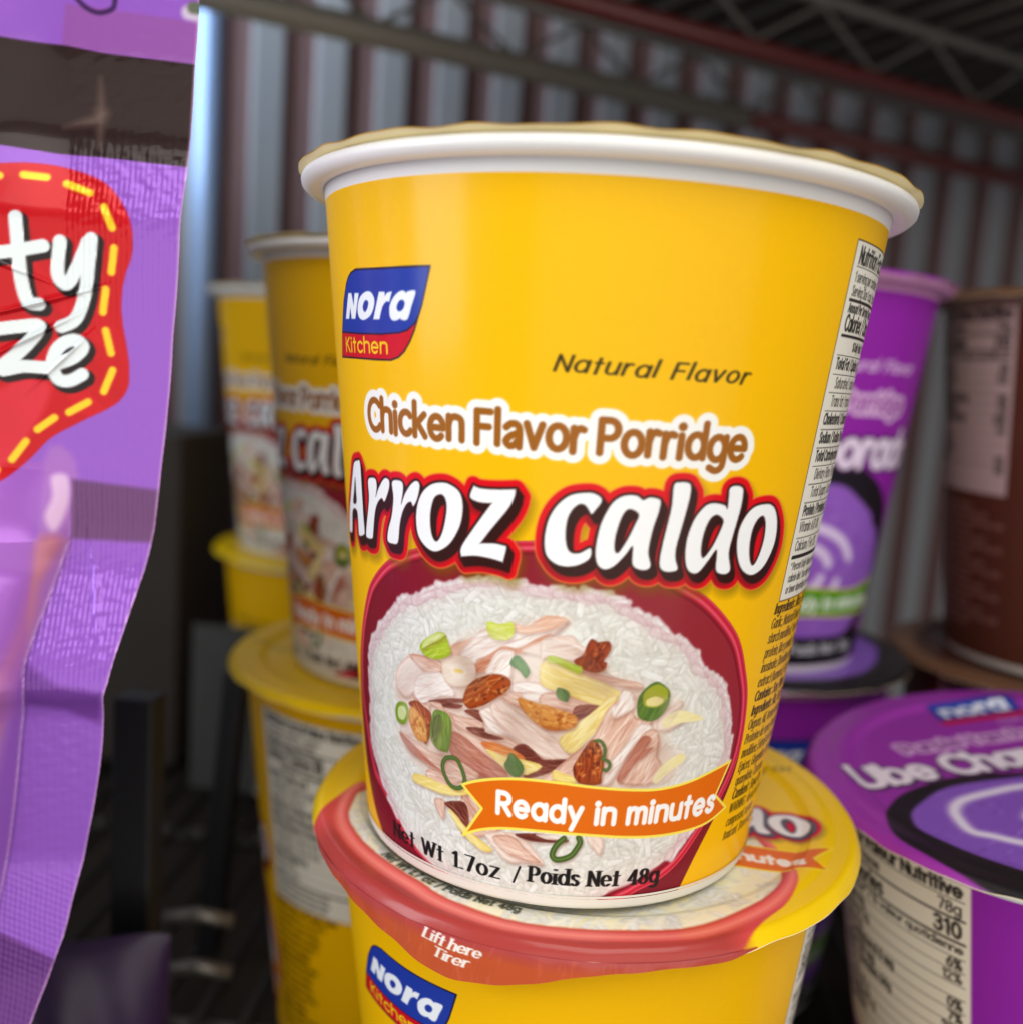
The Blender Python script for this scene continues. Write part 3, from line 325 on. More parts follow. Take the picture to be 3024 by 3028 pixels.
DATA = json.loads("""{"title":[[[[-41.01,60.37],[-39.17,61.0],[-38.19,60.7],[-38.13,56.4],[-38.12,52.61],[-38.01,50.15],[-38.62,49.56],[-40.21,49.14],[-40.72,49.67],[-40.87,52.94],[-43.64,52.6],[-45.02,49.12],[-46.6,48.64],[-47.67,48.86],[-45.93,52.54],[-44.32,54.75],[-42.45,57.91]],[[-42.85,53.99],[-41.95,55.86],[-40.82,58.31],[-40.79,56.02],[-40.98,54.23]]],[[[-35.59,58.42],[-34.34,59.01],[-33.17,58.89],[-32.97,57.67],[-33.44,56.23],[-32.48,57.65],[-30.86,59.31],[-29.7,59.28],[-29.62,58.31],[-30.26,56.96],[-31.07,55.88],[-31.69,56.3],[-32.67,55.7],[-33.62,54.45],[-34.26,52.67],[-34.82,50.51],[-35.21,49.65],[-36.77,49.41],[-37.43,49.77],[-36.92,51.67],[-36.06,54.07],[-35.56,56.01]]],[[[-28.93,59.03],[-27.64,59.51],[-26.59,59.24],[-26.55,58.01],[-27.02,56.07],[-26.15,57.71],[-24.82,59.3],[-23.73,59.89],[-23.17,59.25],[-23.7,57.34],[-24.51,56.16],[-24.93,56.72],[-25.82,56.33],[-26.81,54.94],[-27.51,53.03],[-28.09,50.29],[-29.39,49.88],[-30.63,50.12],[-30.34,51.83],[-29.5,53.62],[-29.04,55.14],[-28.74,56.99]]],[[[-19.46,60.19],[-18.05,60.14],[-16.5,59.31],[-15.92,57.67],[-16.1,55.41],[-16.88,53.4],[-18.3,51.44],[-20.45,50.22],[-22.25,50.64],[-23.63,52.03],[-24.0,54.11],[-23.73,56.28],[-22.74,58.34],[-21.15,59.68]],[[-19.48,58.54],[-18.77,58.17],[-18.47,57.0],[-18.69,55.23],[-19.23,53.23],[-19.99,51.89],[-20.65,51.79],[-21.18,52.76],[-21.37,54.5],[-21.18,56.28],[-20.54,57.94]]],[[[-14.27,60.33],[-14.18,60.34],[-13.19,60.12],[-10.92,60.21],[-8.56,60.49],[-8.45,60.47],[-8.53,59.54],[-9.31,57.78],[-11.65,54.62],[-13.1,52.57],[-13.02,52.51],[-11.07,52.72],[-9.53,52.57],[-9.43,52.49],[-9.43,51.98],[-9.81,50.32],[-9.88,50.28],[-11.37,50.52],[-13.77,50.62],[-16.0,50.21],[-16.12,50.22],[-16.24,51.05],[-15.89,51.97],[-14.75,53.7],[-12.94,56.34],[-11.68,58.18],[-11.74,58.26],[-13.15,58.18],[-14.43,58.45],[-14.8,59.0]]],[[[0.73,60.89],[1.8,60.84],[2.65,60.34],[2.71,59.68],[2.16,58.78],[1.64,58.08],[1.17,58.71],[0.68,59.24],[-0.05,59.28],[-0.89,58.45],[-1.43,57.06],[-1.54,55.13],[-1.27,53.42],[-0.66,52.6],[0.46,52.6],[1.34,53.15],[1.88,53.39],[2.05,52.53],[1.65,51.72],[0.4,50.93],[-1.08,50.61],[-2.6,50.85],[-3.8,51.81],[-4.22,53.33],[-4.18,55.27],[-3.74,57.23],[-2.74,59.04],[-1.21,60.41]]],[[[5.75,60.87],[7.21,60.92],[8.09,60.4],[8.88,60.78],[9.82,60.71],[10.44,60.32],[10.35,58.79],[9.93,56.85],[9.69,54.91],[9.66,53.15],[10.18,51.4],[9.53,50.79],[8.34,50.94],[7.62,51.7],[7.42,54.03],[6.6,52.82],[5.26,51.18],[4.0,50.61],[3.0,51.23],[2.58,52.76],[2.62,54.51],[2.96,56.84],[3.76,58.99],[4.56,60.19]],[[6.58,59.08],[7.45,58.75],[7.79,58.19],[7.44,57.12],[6.73,55.15],[5.8,53.26],[5.26,53.03],[4.99,53.89],[5.02,55.44],[5.45,57.58],[5.97,58.76]]],[[[11.94,62.57],[12.74,63.02],[13.82,62.99],[14.28,62.57],[14.39,61.24],[14.14,58.92],[13.75,56.2],[13.46,54.04],[13.6,52.47],[14.12,51.09],[13.56,50.69],[12.33,50.67],[11.55,51.25],[11.36,52.62],[11.53,54.97],[11.8,57.31],[12.04,59.82]]],[[[18.73,60.27],[19.89,59.99],[20.34,59.56],[20.25,61.16],[20.2,62.42],[21.15,62.77],[22.19,62.5],[22.5,61.76],[22.58,59.99],[22.34,57.82],[22.01,55.43],[21.88,53.23],[22.63,50.98],[22.16,50.28],[20.93,50.33],[20.11,51.05],[19.75,53.77],[18.67,52.28],[17.41,50.6],[16.33,50.5],[15.45,51.3],[14.95,53.08],[14.89,55.44],[15.51,57.99],[16.67,59.75],[17.65,60.26]],[[18.69,58.71],[19.52,58.42],[20.07,57.73],[19.72,56.25],[18.97,54.28],[18.02,52.79],[17.51,52.79],[17.19,54.08],[17.28,56.25],[17.83,58.02]]],[[[26.84,60.14],[28.32,60.0],[29.53,59.05],[30.46,57.17],[30.8,54.68],[30.21,52.43],[29.01,50.64],[27.12,49.83],[25.25,50.45],[23.94,51.95],[23.11,54.2],[22.98,56.61],[23.78,58.59],[25.04,59.77]],[[27.02,58.49],[27.82,57.49],[28.18,55.44],[27.94,53.19],[27.24,51.48],[26.53,51.41],[25.83,52.68],[25.43,54.53],[25.46,56.55],[26.05,57.95]]]],"logo":[[-20.71,88.99],[-21.27,87.02],[-22.15,83.97],[-22.84,82.27],[-23.47,80.62],[-24.31,79.1],[-25.39,77.71],[-26.51,76.9],[-28.14,76.41],[-31.47,76.36],[-43.67,76.47],[-42.59,80.46],[-40.8,84.53],[-39.34,87.06],[-38.54,87.89],[-37.42,88.55],[-35.9,88.94],[-29.26,88.85]],"logoblue":[[-20.8,88.92],[-21.27,87.02],[-22.15,83.97],[-22.69,82.64],[-23.44,81.52],[-24.76,80.59],[-26.35,80.21],[-29.87,79.96],[-35.79,79.96],[-42.66,80.21],[-40.93,84.54],[-39.34,87.06],[-38.54,87.89],[-37.43,88.51],[-35.91,88.86],[-29.27,88.78]],"nora":[[[[-38.78,85.75],[-37.64,85.71],[-37.11,83.94],[-36.59,85.67],[-35.27,85.63],[-36.8,82.03],[-38.09,82.04],[-38.37,83.65],[-39.07,82.05],[-40.46,82.08]]],[[[-32.76,85.84],[-31.8,85.55],[-31.26,84.78],[-31.33,83.93],[-31.89,82.93],[-32.81,82.24],[-34.22,81.85],[-35.35,82.09],[-35.87,82.81],[-35.81,83.76],[-35.2,84.85],[-34.15,85.52]],[[-33.25,84.61],[-32.82,84.41],[-32.82,83.95],[-33.14,83.41],[-33.71,82.98],[-34.16,83.15],[-34.32,83.66],[-34.05,84.2],[-33.63,84.54]]],[[[-30.09,85.71],[-28.93,85.69],[-28.83,85.51],[-28.91,85.13],[-28.3,85.58],[-27.39,85.72],[-27.97,84.33],[-28.54,84.41],[-29.1,84.07],[-29.49,83.62],[-29.85,82.93],[-30.26,81.94],[-31.7,81.93],[-30.86,83.93]]],[[[-26.1,85.64],[-25.26,85.82],[-24.67,85.49],[-24.57,85.69],[-23.12,85.75],[-23.85,83.8],[-24.66,82.01],[-25.89,81.99],[-25.83,82.17],[-26.6,81.86],[-27.37,81.81],[-27.92,82.26],[-28.04,83.02],[-27.88,83.92],[-27.09,84.97]],[[-25.73,84.6],[-25.22,84.49],[-25.05,84.08],[-25.36,83.41],[-25.95,83.07],[-26.42,83.18],[-26.56,83.63],[-26.27,84.22]]]],"bowl":[[-8.15,53.43],[-2.41,54.03],[3.4,53.95],[9.01,52.47],[14.34,49.64],[19.45,47.0],[24.48,42.98],[27.52,39.68],[30.03,35.29],[32.16,30.61],[33.34,24.09],[33.2,18.47],[31.64,13.91],[29.63,10.56],[26.75,5.35],[23.98,-0.44],[21.45,-5.81],[-20.81,-13.3],[-33.06,-3.66],[-37.47,0.12],[-41.08,3.0],[-45.13,8.34],[-47.36,15.32],[-47.42,21.22],[-45.38,27.65],[-42.2,34.19],[-38.02,40.85],[-35.83,43.25],[-32.37,46.06],[-29.58,47.73],[-23.94,50.19],[-16.89,52.03]],"rim":[[-8.15,53.43],[-2.41,54.03],[3.4,53.95],[9.01,52.47],[14.34,49.64],[19.45,47.0],[24.48,42.98],[27.52,39.68],[30.03,35.29],[32.16,30.61],[33.34,24.09],[32.78,18.79],[30.61,14.2],[27.26,9.93],[23.43,5.21],[19.64,2.63],[15.54,1.13],[13.01,-0.03],[4.86,-2.82],[-7.01,-3.62],[-18.31,-1.01],[-27.43,1.89],[-31.14,4.14],[-33.73,6.28],[-36.86,8.21],[-40.77,10.07],[-43.91,16.48],[-45.66,21.77],[-44.72,27.84],[-42.2,34.19],[-38.02,40.85],[-35.83,43.25],[-32.37,46.06],[-29.58,47.73],[-23.94,50.19],[-16.89,52.03]],"rice":[[-21.86,44.06],[-18.62,45.4],[-14.15,46.77],[-9.08,47.36],[-4.3,47.31],[0.35,47.09],[2.2,46.96],[4.06,46.89],[7.45,45.72],[10.06,44.11],[12.49,42.67],[15.95,40.65],[18.8,38.79],[21.19,35.83],[24.13,34.27],[26.28,31.4],[28.17,27.38],[29.66,23.87],[29.95,21.61],[28.97,17.91],[27.31,13.77],[24.25,9.78],[20.92,6.43],[17.55,4.39],[13.98,2.52],[10.14,1.25],[4.74,-1.68],[-7.03,-3.05],[-17.59,-0.22],[-22.11,0.49],[-25.77,1.96],[-29.16,3.82],[-31.64,5.99],[-34.38,8.24],[-37.45,11.26],[-40.37,14.77],[-40.31,20.57],[-39.71,26.44],[-38.79,30.62],[-37.06,33.29],[-34.92,35.04],[-32.01,38.05],[-27.83,41.29],[-24.93,42.5]],"food":[["heap",[[-30.02,28.21],[-25.99,32.85],[-19.77,34.28],[-16.86,37.63],[-12.02,40.01],[-6.93,41.76],[-0.24,42.99],[-2.62,40.45],[1.34,39.17],[6.6,35.47],[11.23,33.86],[17.09,31.63],[18.14,30.17],[16.12,26.06],[19.26,22.24],[15.54,17.83],[-9.48,15.87],[-23.52,16.07],[-29.71,19.43],[-27.62,23.01],[-29.86,26.05]]],["pale",[[-29.6,30.35],[-26.24,33.52],[-23.42,34.02],[-19.85,33.69],[-19.67,32.44],[-23.52,31.23],[-24.52,29.01],[-27.37,26.59],[-29.8,27.61]]],["pink",[[-26.24,33.52],[-23.65,34.05],[-19.85,34.02],[-19.87,32.4],[-22.61,31.61],[-24.62,32.44]]],["peach",[[-18.07,36.62],[-15.16,38.12],[-13.78,38.68],[-16.22,35.72],[-17.7,35.42]]],["white",[[-16.4,35.68],[-14.12,38.62],[-11.97,40.38],[-7.99,40.52],[-5.59,41.75],[-0.35,43.15],[-1.96,40.95],[-4.57,39.58],[-7.27,38.16],[-9.47,37.99],[-11.39,36.59],[-13.39,35.62],[-13.72,34.61],[-15.14,35.29]]],["peach",[[-8.04,41.74],[-5.89,41.57],[-3.44,43.37],[-0.35,43.15],[-2.59,41.49],[-5.53,40.54],[-7.37,40.61]]],["rust",[[-13.73,34.77],[-11.71,36.38],[-10.42,37.37],[-9.16,38.19],[-6.96,38.2],[-4.59,39.89],[-2.55,40.89],[-4.55,39.13],[-6.62,37.63],[-7.85,37.14],[-9.38,35.35],[-11.0,34.46],[-13.36,33.57]]],["pale",[[-6.64,37.93],[-4.55,39.13],[-1.78,40.51],[0.86,40.6],[1.18,36.63],[-2.31,37.22],[-4.46,37.6]]],["white",[[-9.94,37.45],[-7.79,37.62],[-7.96,35.88],[-8.19,33.65],[-10.32,33.79],[-11.99,33.82],[-11.36,35.34]]],["pale",[[-3.86,39.67],[-1.67,40.52],[0.89,39.99],[2.47,38.89],[1.26,37.25],[-2.82,37.48],[-3.7,36.91]]],["white",[[-24.45,30.84],[-20.07,32.27],[-18.49,31.09],[-17.34,30.05],[-17.53,29.03],[-19.92,28.65],[-21.85,27.53],[-23.91,26.51],[-25.53,27.75]]],["brown",[[-22.29,27.25],[-19.32,28.3],[-15.64,29.11],[-15.45,28.67],[-17.73,28.01],[-15.82,28.1],[-16.57,27.45],[-18.92,27.08],[-21.0,27.08]]],["onionring",[[-19.25,34.46],[-16.95,35.49],[-14.61,35.39],[-13.63,33.99],[-14.04,32.17],[-15.83,31.01],[-18.1,30.85],[-19.47,32.16]]],["pink",[[-26.04,27.62],[-23.91,26.51],[-21.86,27.2],[-22.8,25.3],[-25.11,26.36]]],["white",[[-8.0,32.9],[-5.49,33.57],[-3.61,33.49],[-1.69,32.46],[-1.96,31.95],[-5.08,31.89],[-6.63,31.04],[-7.96,31.8]]],["pink",[[-9.4,30.93],[-6.66,31.67],[-1.19,32.03],[0.44,30.93],[1.68,30.72],[1.91,28.03],[-1.78,29.28],[-4.95,29.37],[-6.56,29.46],[-8.54,30.11]]],["white",[[-6.03,31.76],[-1.2,32.11],[0.44,30.93],[-0.26,29.91],[-3.43,30.52],[-5.81,30.68]]],["pink",[[-3.39,31.79],[-1.1,32.36],[1.71,31.83],[5.21,30.94],[4.1,29.45],[2.28,28.86],[0.64,29.84],[-3.29,30.22]]],["brown",[[1.82,30.57],[5.21,30.94],[5.1,30.46],[3.06,28.91],[1.55,28.32]]],["pink",[[-21.86,27.03],[-19.94,27.5],[-18.93,26.59],[-15.06,26.31],[-12.35,26.38],[-12.14,24.79],[-9.69,24.6],[-6.32,24.35],[-5.45,23.5],[-7.92,22.79],[-12.1,23.33],[-15.42,24.11],[-17.74,25.39]]],["brown",[[-15.44,27.37],[-12.91,27.89],[-12.17,26.25],[-14.15,26.83]]],["brown",[[-15.05,24.84],[-12.15,25.28],[-11.78,24.7],[-8.83,24.27],[-11.41,23.79],[-13.93,24.1]]],["white",[[-12.91,27.89],[-11.19,28.86],[-9.78,27.34],[-6.36,25.32],[-3.01,23.83],[-2.93,22.54],[-4.59,22.97],[-8.0,24.73],[-11.09,25.0],[-11.99,26.13]]],["pale",[[-11.2,29.18],[-9.88,30.37],[-8.19,29.37],[-4.86,27.79],[-2.21,26.35],[0.15,24.5],[1.73,22.85],[1.6,22.52],[-1.29,22.24],[-3.59,22.62],[-6.32,24.35],[-8.89,25.88],[-10.46,27.22]]],["brown",[[-7.25,22.9],[-5.47,23.99],[-3.26,22.5],[-2.24,21.97],[1.3,22.33],[0.11,20.91],[-3.38,19.2],[-5.37,18.92],[-5.63,20.7]]],["pink",[[-18.13,26.45],[-16.96,24.58],[-13.92,23.77],[-11.36,22.16],[-9.55,20.53],[-7.75,18.7],[-13.08,17.49],[-15.97,18.67],[-17.36,19.84],[-18.37,20.93]]],["redbrown",[[-17.75,23.57],[-15.03,23.04],[-12.24,21.49],[-9.54,20.2],[-8.09,18.64],[-12.34,17.65],[-13.09,18.16],[-16.56,19.03],[-18.16,20.64]]],["orange",[[-12.46,23.09],[-10.0,23.41],[-7.42,22.87],[-5.54,22.02],[-5.68,21.51],[-8.73,21.67],[-11.36,22.16]]],["yellow",[[-11.72,22.09],[-8.73,21.67],[-5.51,21.54],[-2.67,20.94],[-4.4,19.56],[-5.72,19.2],[-8.13,19.63]]],["pink",[[-29.75,20.29],[-25.89,20.07],[-22.06,19.29],[-19.0,19.43],[-15.0,18.9],[-12.72,17.74],[-15.36,16.29],[-19.05,14.84],[-23.05,16.97],[-26.53,17.83]]],["redbrown",[[-29.46,20.21],[-26.44,19.4],[-22.56,17.79],[-19.03,16.38],[-20.32,16.71],[-24.0,17.38],[-27.58,18.37]]],["pink",[[-23.09,15.93],[-20.32,16.71],[-18.62,14.79],[-22.65,14.51]]],["pink",[[-15.42,15.18],[-12.05,14.3],[-8.33,10.3],[-15.8,7.39],[-15.83,14.6]]],["yellow",[[-26.16,14.49],[-23.12,14.89],[-19.05,14.67],[-14.57,15.13],[-14.95,14.21],[-19.06,13.14],[-23.17,13.15],[-26.23,13.25]]],["pink",[[-21.35,11.84],[-19.33,12.08],[-19.36,9.48],[-20.03,9.11],[-21.15,10.52]]],["brown",[[-19.33,11.73],[-15.37,12.78],[-14.54,9.73],[-15.74,8.73],[-17.41,10.71]]],["yellow",[[-18.47,10.94],[-16.99,10.31],[-14.32,8.4],[-10.21,6.42],[-11.72,5.73],[-14.71,7.09],[-16.99,8.92]]],["pale",[[-11.39,8.71],[-6.29,9.71],[-3.73,8.19],[-1.32,5.37],[-4.55,5.17],[-7.33,4.94],[-9.74,6.65]]],["pink",[[-10.07,8.51],[-6.77,9.15],[-4.17,7.17],[-1.83,5.55],[-6.1,5.89],[-8.45,6.91]]],["brown",[[-6.29,9.59],[-1.91,10.23],[2.47,9.58],[0.58,9.18],[-3.78,8.91]]],["white",[[-2.88,10.11],[0.98,10.17],[1.97,9.78],[-0.9,9.51]]],["pale",[[5.28,10.45],[7.98,10.27],[8.06,7.62],[7.01,8.09]]],["yellow",[[-3.66,36.3],[-1.86,36.65],[2.16,35.46],[4.99,34.55],[8.12,32.94],[7.44,31.98],[6.26,31.31],[5.36,30.95],[2.83,31.43],[-0.34,32.43],[-3.48,33.35]]],["yellow",[[5.36,30.95],[6.45,32.42],[7.74,32.15],[7.29,30.55],[5.69,27.78],[3.72,25.26],[1.65,23.33],[-0.25,25.11],[1.63,27.37],[3.95,29.45]]],["pink",[[6.66,30.53],[8.7,32.01],[11.01,29.16],[13.61,28.63],[12.48,25.9],[9.59,22.35],[7.63,22.0],[6.04,24.56],[4.55,24.98],[5.66,28.1]]],["white",[[8.24,33.26],[9.32,33.44],[10.08,32.5],[10.47,30.76],[8.7,29.46],[7.46,29.12],[6.98,30.54],[7.83,31.36]]],["white",[[11.65,28.19],[13.96,27.48],[12.43,26.23],[10.72,23.98],[9.38,21.36],[8.01,18.87],[6.67,18.85],[7.63,22.0],[9.63,24.63]]],["pink",[[12.38,26.56],[14.33,27.31],[15.28,25.8],[15.36,23.17],[16.38,21.45],[15.35,18.85],[10.39,18.87],[9.21,20.04],[10.6,22.34]]],["redbrown",[[12.43,26.23],[13.86,25.86],[13.07,24.26],[14.42,24.53],[12.92,22.95],[11.97,22.32],[9.98,19.38],[9.21,20.04],[10.81,23.32]]],["pale",[[14.87,29.39],[17.88,31.49],[18.03,30.68],[16.16,29.01],[19.64,29.1],[19.55,28.62],[16.5,27.04],[14.66,27.46]]],["paleyellow",[[15.35,28.56],[17.78,30.05],[21.84,28.89],[22.41,28.18],[18.15,28.07],[16.08,27.39]]],["paleyellow",[[15.24,19.52],[16.7,21.76],[19.47,23.18],[20.49,22.08],[17.7,20.34],[16.1,18.79]]],["pink",[[2.12,35.93],[3.97,35.59],[8.67,34.84],[11.14,34.24],[11.06,33.61],[8.16,33.89],[4.98,34.71],[2.78,35.35]]],["pink",[[-0.71,20.5],[2.87,24.07],[4.12,24.48],[2.76,21.79],[2.35,19.13],[-2.56,18.65]]],["yellow",[[-0.71,20.5],[1.12,20.02],[3.31,19.36],[2.38,18.8],[-0.6,19.03]]],["clove",[[-10.48,33.84],[-9.01,33.84],[-8.01,33.05],[-8.45,31.88],[-9.4,30.93],[-10.87,29.88],[-12.4,28.8],[-14.53,27.89],[-15.54,28.49],[-15.64,29.44],[-14.92,31.19],[-13.34,32.62],[-11.81,33.37]]],["clovelight",[[-6.78,30.86],[-5.02,30.63],[-2.14,30.04],[0.56,29.35],[1.87,28.51],[1.51,27.36],[-0.81,26.67],[-2.56,26.79],[-4.54,27.83],[-6.23,29.35]]],["clovelight",[[-3.29,30.22],[-0.44,29.74],[1.79,29.14],[2.2,28.05],[1.33,27.18],[-1.17,26.79],[-3.11,27.21]]],["clovedark",[[-26.9,25.71],[-25.09,26.62],[-23.68,26.24],[-21.9,25.37],[-21.96,23.02],[-22.46,21.2],[-23.42,20.27],[-24.27,23.07],[-25.66,25.04]]],["clovelight",[[-26.68,24.93],[-25.64,25.38],[-23.98,24.49],[-23.08,23.39],[-22.94,20.74],[-25.11,20.47],[-26.32,21.82],[-27.03,23.31]]],["clovedark",[[3.2,40.62],[3.98,40.22],[4.42,40.24],[5.6,40.38],[5.99,39.56],[5.65,38.47],[5.15,37.51],[5.63,37.23],[5.42,36.29],[4.26,35.76],[2.41,36.1],[0.96,37.23],[2.22,38.25],[2.68,39.82]]],["clove",[[4.64,25.64],[5.66,25.04],[6.5,23.28],[6.85,21.65],[6.67,20.33],[6.5,18.84],[3.36,18.86],[2.2,20.76],[2.7,22.43],[3.8,24.46]]],["greenlight",[[-23.82,35.55],[-22.68,36.77],[-20.38,38.21],[-19.01,38.33],[-18.26,36.9],[-17.89,35.54],[-20.04,34.29],[-22.33,34.11],[-23.62,34.79]]],["greenpale",[[-22.91,36.4],[-21.61,37.48],[-19.98,38.29],[-19.01,38.25],[-19.8,37.38],[-21.64,36.35],[-23.38,35.33]]],["greenyellow",[[-11.99,41.15],[-11.35,41.48],[-9.9,41.32],[-8.2,41.87],[-7.83,40.54],[-8.57,39.36],[-10.47,39.0],[-11.63,39.66]]],["greenring",[[-28.81,25.44],[-27.44,25.4],[-26.98,24.17],[-27.61,22.47],[-28.77,21.79],[-30.22,22.04],[-30.57,23.49],[-30.02,24.76]]],["green",[[-21.01,26.17],[-18.93,26.26],[-17.94,25.34],[-17.85,23.38],[-18.37,20.59],[-18.99,20.02],[-20.7,20.16],[-22.0,21.33],[-22.07,22.99],[-21.7,24.75]]],["greendark",[[-20.6,25.53],[-19.97,25.52],[-19.99,23.85],[-20.9,21.29],[-21.55,21.45],[-21.74,23.08],[-21.26,24.86]]],["greendarkflat",[[-7.53,37.03],[-6.59,36.86],[-5.34,35.31],[-5.53,34.35],[-5.98,34.05],[-6.81,34.95],[-8.27,35.76]]],["greendarkflat",[[-1.04,33.07],[0.54,32.59],[0.42,31.16],[-1.09,31.73]]],["greendarkflat",[[-7.48,22.29],[-5.54,20.55],[-5.88,19.01],[-7.24,18.79],[-8.53,20.06],[-8.19,21.1]]],["greenlight",[[-2.82,37.48],[-2.08,37.71],[-0.7,37.39],[1.31,36.64],[2.16,36.39],[2.01,35.45],[0.31,35.93],[-1.25,36.56],[-2.78,36.86]]],["greenoval",[[13.22,34.54],[14.44,34.2],[15.74,33.04],[16.01,31.43],[15.46,30.01],[14.42,28.92],[13.09,28.64],[11.51,29.15],[11.03,30.28],[10.95,32.03],[11.73,33.45]]]],"ringlines":[[[[-17.76,19.49],[-16.76,19.32],[-15.96,18.17],[-15.37,16.63],[-15.75,15.35],[-16.96,14.75],[-18.2,15.07],[-19.25,16.32],[-19.66,17.74],[-19.0,19.01],[-17.76,19.49]],0.42],[[[1.73,9.88],[0.62,8.71],[0.01,7.2],[0.56,6.41],[1.78,6.52],[3.18,7.22],[4.03,8.47],[4.42,9.45],[4.11,10.15]],0.6],[[[5.13,25.5],[5.93,25.53],[6.68,24.59],[6.81,23.45],[6.56,22.79],[7.41,22.49],[7.82,21.84],[7.42,21.01],[6.9,21.16]],0.3]],"ribbon":[[-15.98,15.63],[-13.42,16.82],[-9.62,17.96],[-5.3,18.63],[-0.18,18.76],[5.62,18.41],[11.61,18.03],[16.71,17.87],[22.18,18.46],[26.99,19.51],[31.34,20.37],[29.04,15.0],[32.83,12.15],[28.18,10.5],[22.9,10.02],[16.78,9.98],[11.48,10.21],[5.27,10.56],[-1.94,10.58],[-8.07,10.11],[-12.47,8.95],[-15.74,7.29],[-13.85,10.3],[-12.28,12.58],[-13.91,14.11]],"bag":{"edge":[[14.07,92.77],[14.07,82.78],[14.07,79.29],[13.75,72.2],[13.38,65.41],[13.0,58.95],[12.79,55.29],[12.36,46.66],[12.11,38.75],[11.4,29.0],[10.83,19.54],[9.94,10.79],[9.04,1.92],[8.53,-3.47],[7.03,-11.37],[5.5,-18.37],[3.75,-27.46],[3.07,-30.01],[2.65,-37.66],[2.05,-43.86],[0.8,-51.7],[-0.66,-59.64],[-2.05,-66.05],[-3.45,-73.06],[-6.79,-83.98],[-9.69,-94.05],[-13.61,-109.11],[-17.6,-123.41]],"top":[[-31.25,72.82],[-15.89,72.43],[-6.11,72.42],[-0.18,71.83],[15.47,71.49]],"bandlow":[[-31.53,56.57],[-15.94,56.58],[-7.23,56.16],[-0.02,56.19],[15.45,55.72]],"tape":[[-6.15,78.6],[15.31,77.85],[15.47,71.57],[-0.18,71.83],[-6.51,72.38]],"hole":[[12.67,79.15]],"hook":[[-4.59,79.72],[-3.01,78.34],[-1.03,77.77],[0.93,78.54],[1.31,79.93]],"star":[[-0.74,68.05],[-0.3,64.15],[0.39,63.02],[-0.27,61.37],[-1.04,57.71],[-1.47,61.26],[-6.45,60.41],[-2.08,62.4],[-1.22,64.06]],"red":[[-31.66,49.45],[-23.82,52.51],[-15.96,53.6],[-10.8,54.24],[-6.02,54.06],[-1.19,52.87],[1.66,51.09],[4.14,47.62],[5.0,44.41],[4.85,41.09],[3.86,38.11],[3.29,34.73],[3.34,30.96],[4.02,26.78],[4.4,23.4],[4.11,19.96],[2.06,17.24],[-2.08,14.82],[-5.39,12.89],[-8.29,10.98],[-11.18,7.77],[-14.07,5.0],[-16.14,3.36],[-24.41,-2.12],[-32.6,-3.87]],"dash":[[-18.33,51.55],[-15.17,51.74],[-11.8,52.28],[-8.41,52.25],[-5.4,51.5],[-1.77,50.39],[0.47,48.34],[1.93,45.19],[2.17,42.12],[1.73,38.36],[0.82,35.59],[0.36,32.0],[0.76,29.09],[1.55,25.55],[1.79,22.8],[0.37,19.28],[-2.1,17.4],[-5.2,15.48],[-7.47,14.48],[-10.15,12.38],[-12.0,10.32],[-14.27,7.16],[-16.55,5.29],[-19.44,3.38]],"t":[[[-12.48,45.64],[-12.2,40.57],[-11.8,35.67],[-10.99,32.83],[-9.37,32.53]],[[-16.81,39.59],[-12.4,40.56],[-8.58,41.6]],[[-6.04,42.5],[-6.43,39.38],[-6.42,37.11],[-5.11,35.97],[-3.5,38.79],[-1.91,42.62]],[[-1.3,43.29],[-1.79,38.92],[-2.45,34.3],[-3.85,30.64],[-6.1,29.22]],[[-15.65,28.12],[-12.41,28.77],[-9.36,28.99],[-12.0,25.23],[-15.26,21.85],[-12.0,22.49],[-8.73,22.5]],[[-6.89,23.27],[-4.22,24.51],[-2.8,26.3],[-4.24,27.25],[-6.49,26.04],[-7.59,23.43],[-6.88,20.93],[-5.02,20.63],[-2.97,21.84]]],"pink":[[-16.08,18.62],[-13.64,20.05],[-9.96,20.73],[-7.9,19.16],[-9.94,13.89],[-13.65,8.49],[-16.13,5.75],[-28.44,2.0],[-28.23,16.97]],"brown2":[[-4.87,4.44],[9.34,3.34],[8.57,-5.66],[-5.04,-5.63]],"strip":[[-9.4,7.02],[-4.21,7.33],[-4.81,-5.86],[-9.34,-23.97],[-16.37,-57.33],[-19.18,-56.87],[-10.26,-24.01]],"blotch":[[-8.05,4.74],[-5.56,4.88],[-5.31,0.6],[-7.11,-4.29],[-8.71,-1.98],[-7.81,1.42]],"orange":[[-9.61,-6.11],[-5.96,-5.92],[-8.68,-12.61],[-9.35,-20.01],[-13.51,-38.19],[-15.88,-52.11],[-18.22,-52.17],[-15.36,-34.21],[-10.73,-19.08]],"crease":[[-5.27,-6.13],[-6.17,-9.08],[-9.34,-23.97],[-9.33,-28.96],[-10.25,-36.56],[-11.65,-49.41],[-13.54,-62.53],[-15.47,-73.2],[-17.4,-78.61]],"low":[[-20.21,-70.59],[-15.47,-71.6],[-9.24,-74.75],[-2.93,-77.94],[-9.68,-95.61],[-30.95,-95.58]],"dark3":[[-9.34,-24.97],[-4.21,-28.27],[2.83,-29.51],[2.19,-35.12],[-3.25,-32.77],[-9.32,-31.98]],"purplebody":[[-29.41,6.77],[-9.4,7.02],[-10.29,-6.39],[-9.34,-23.97],[-10.72,-34.05],[-16.29,-35.75],[-30.05,-36.22]]},"bagP0":[-79.2,-12.24,48.97]}""")
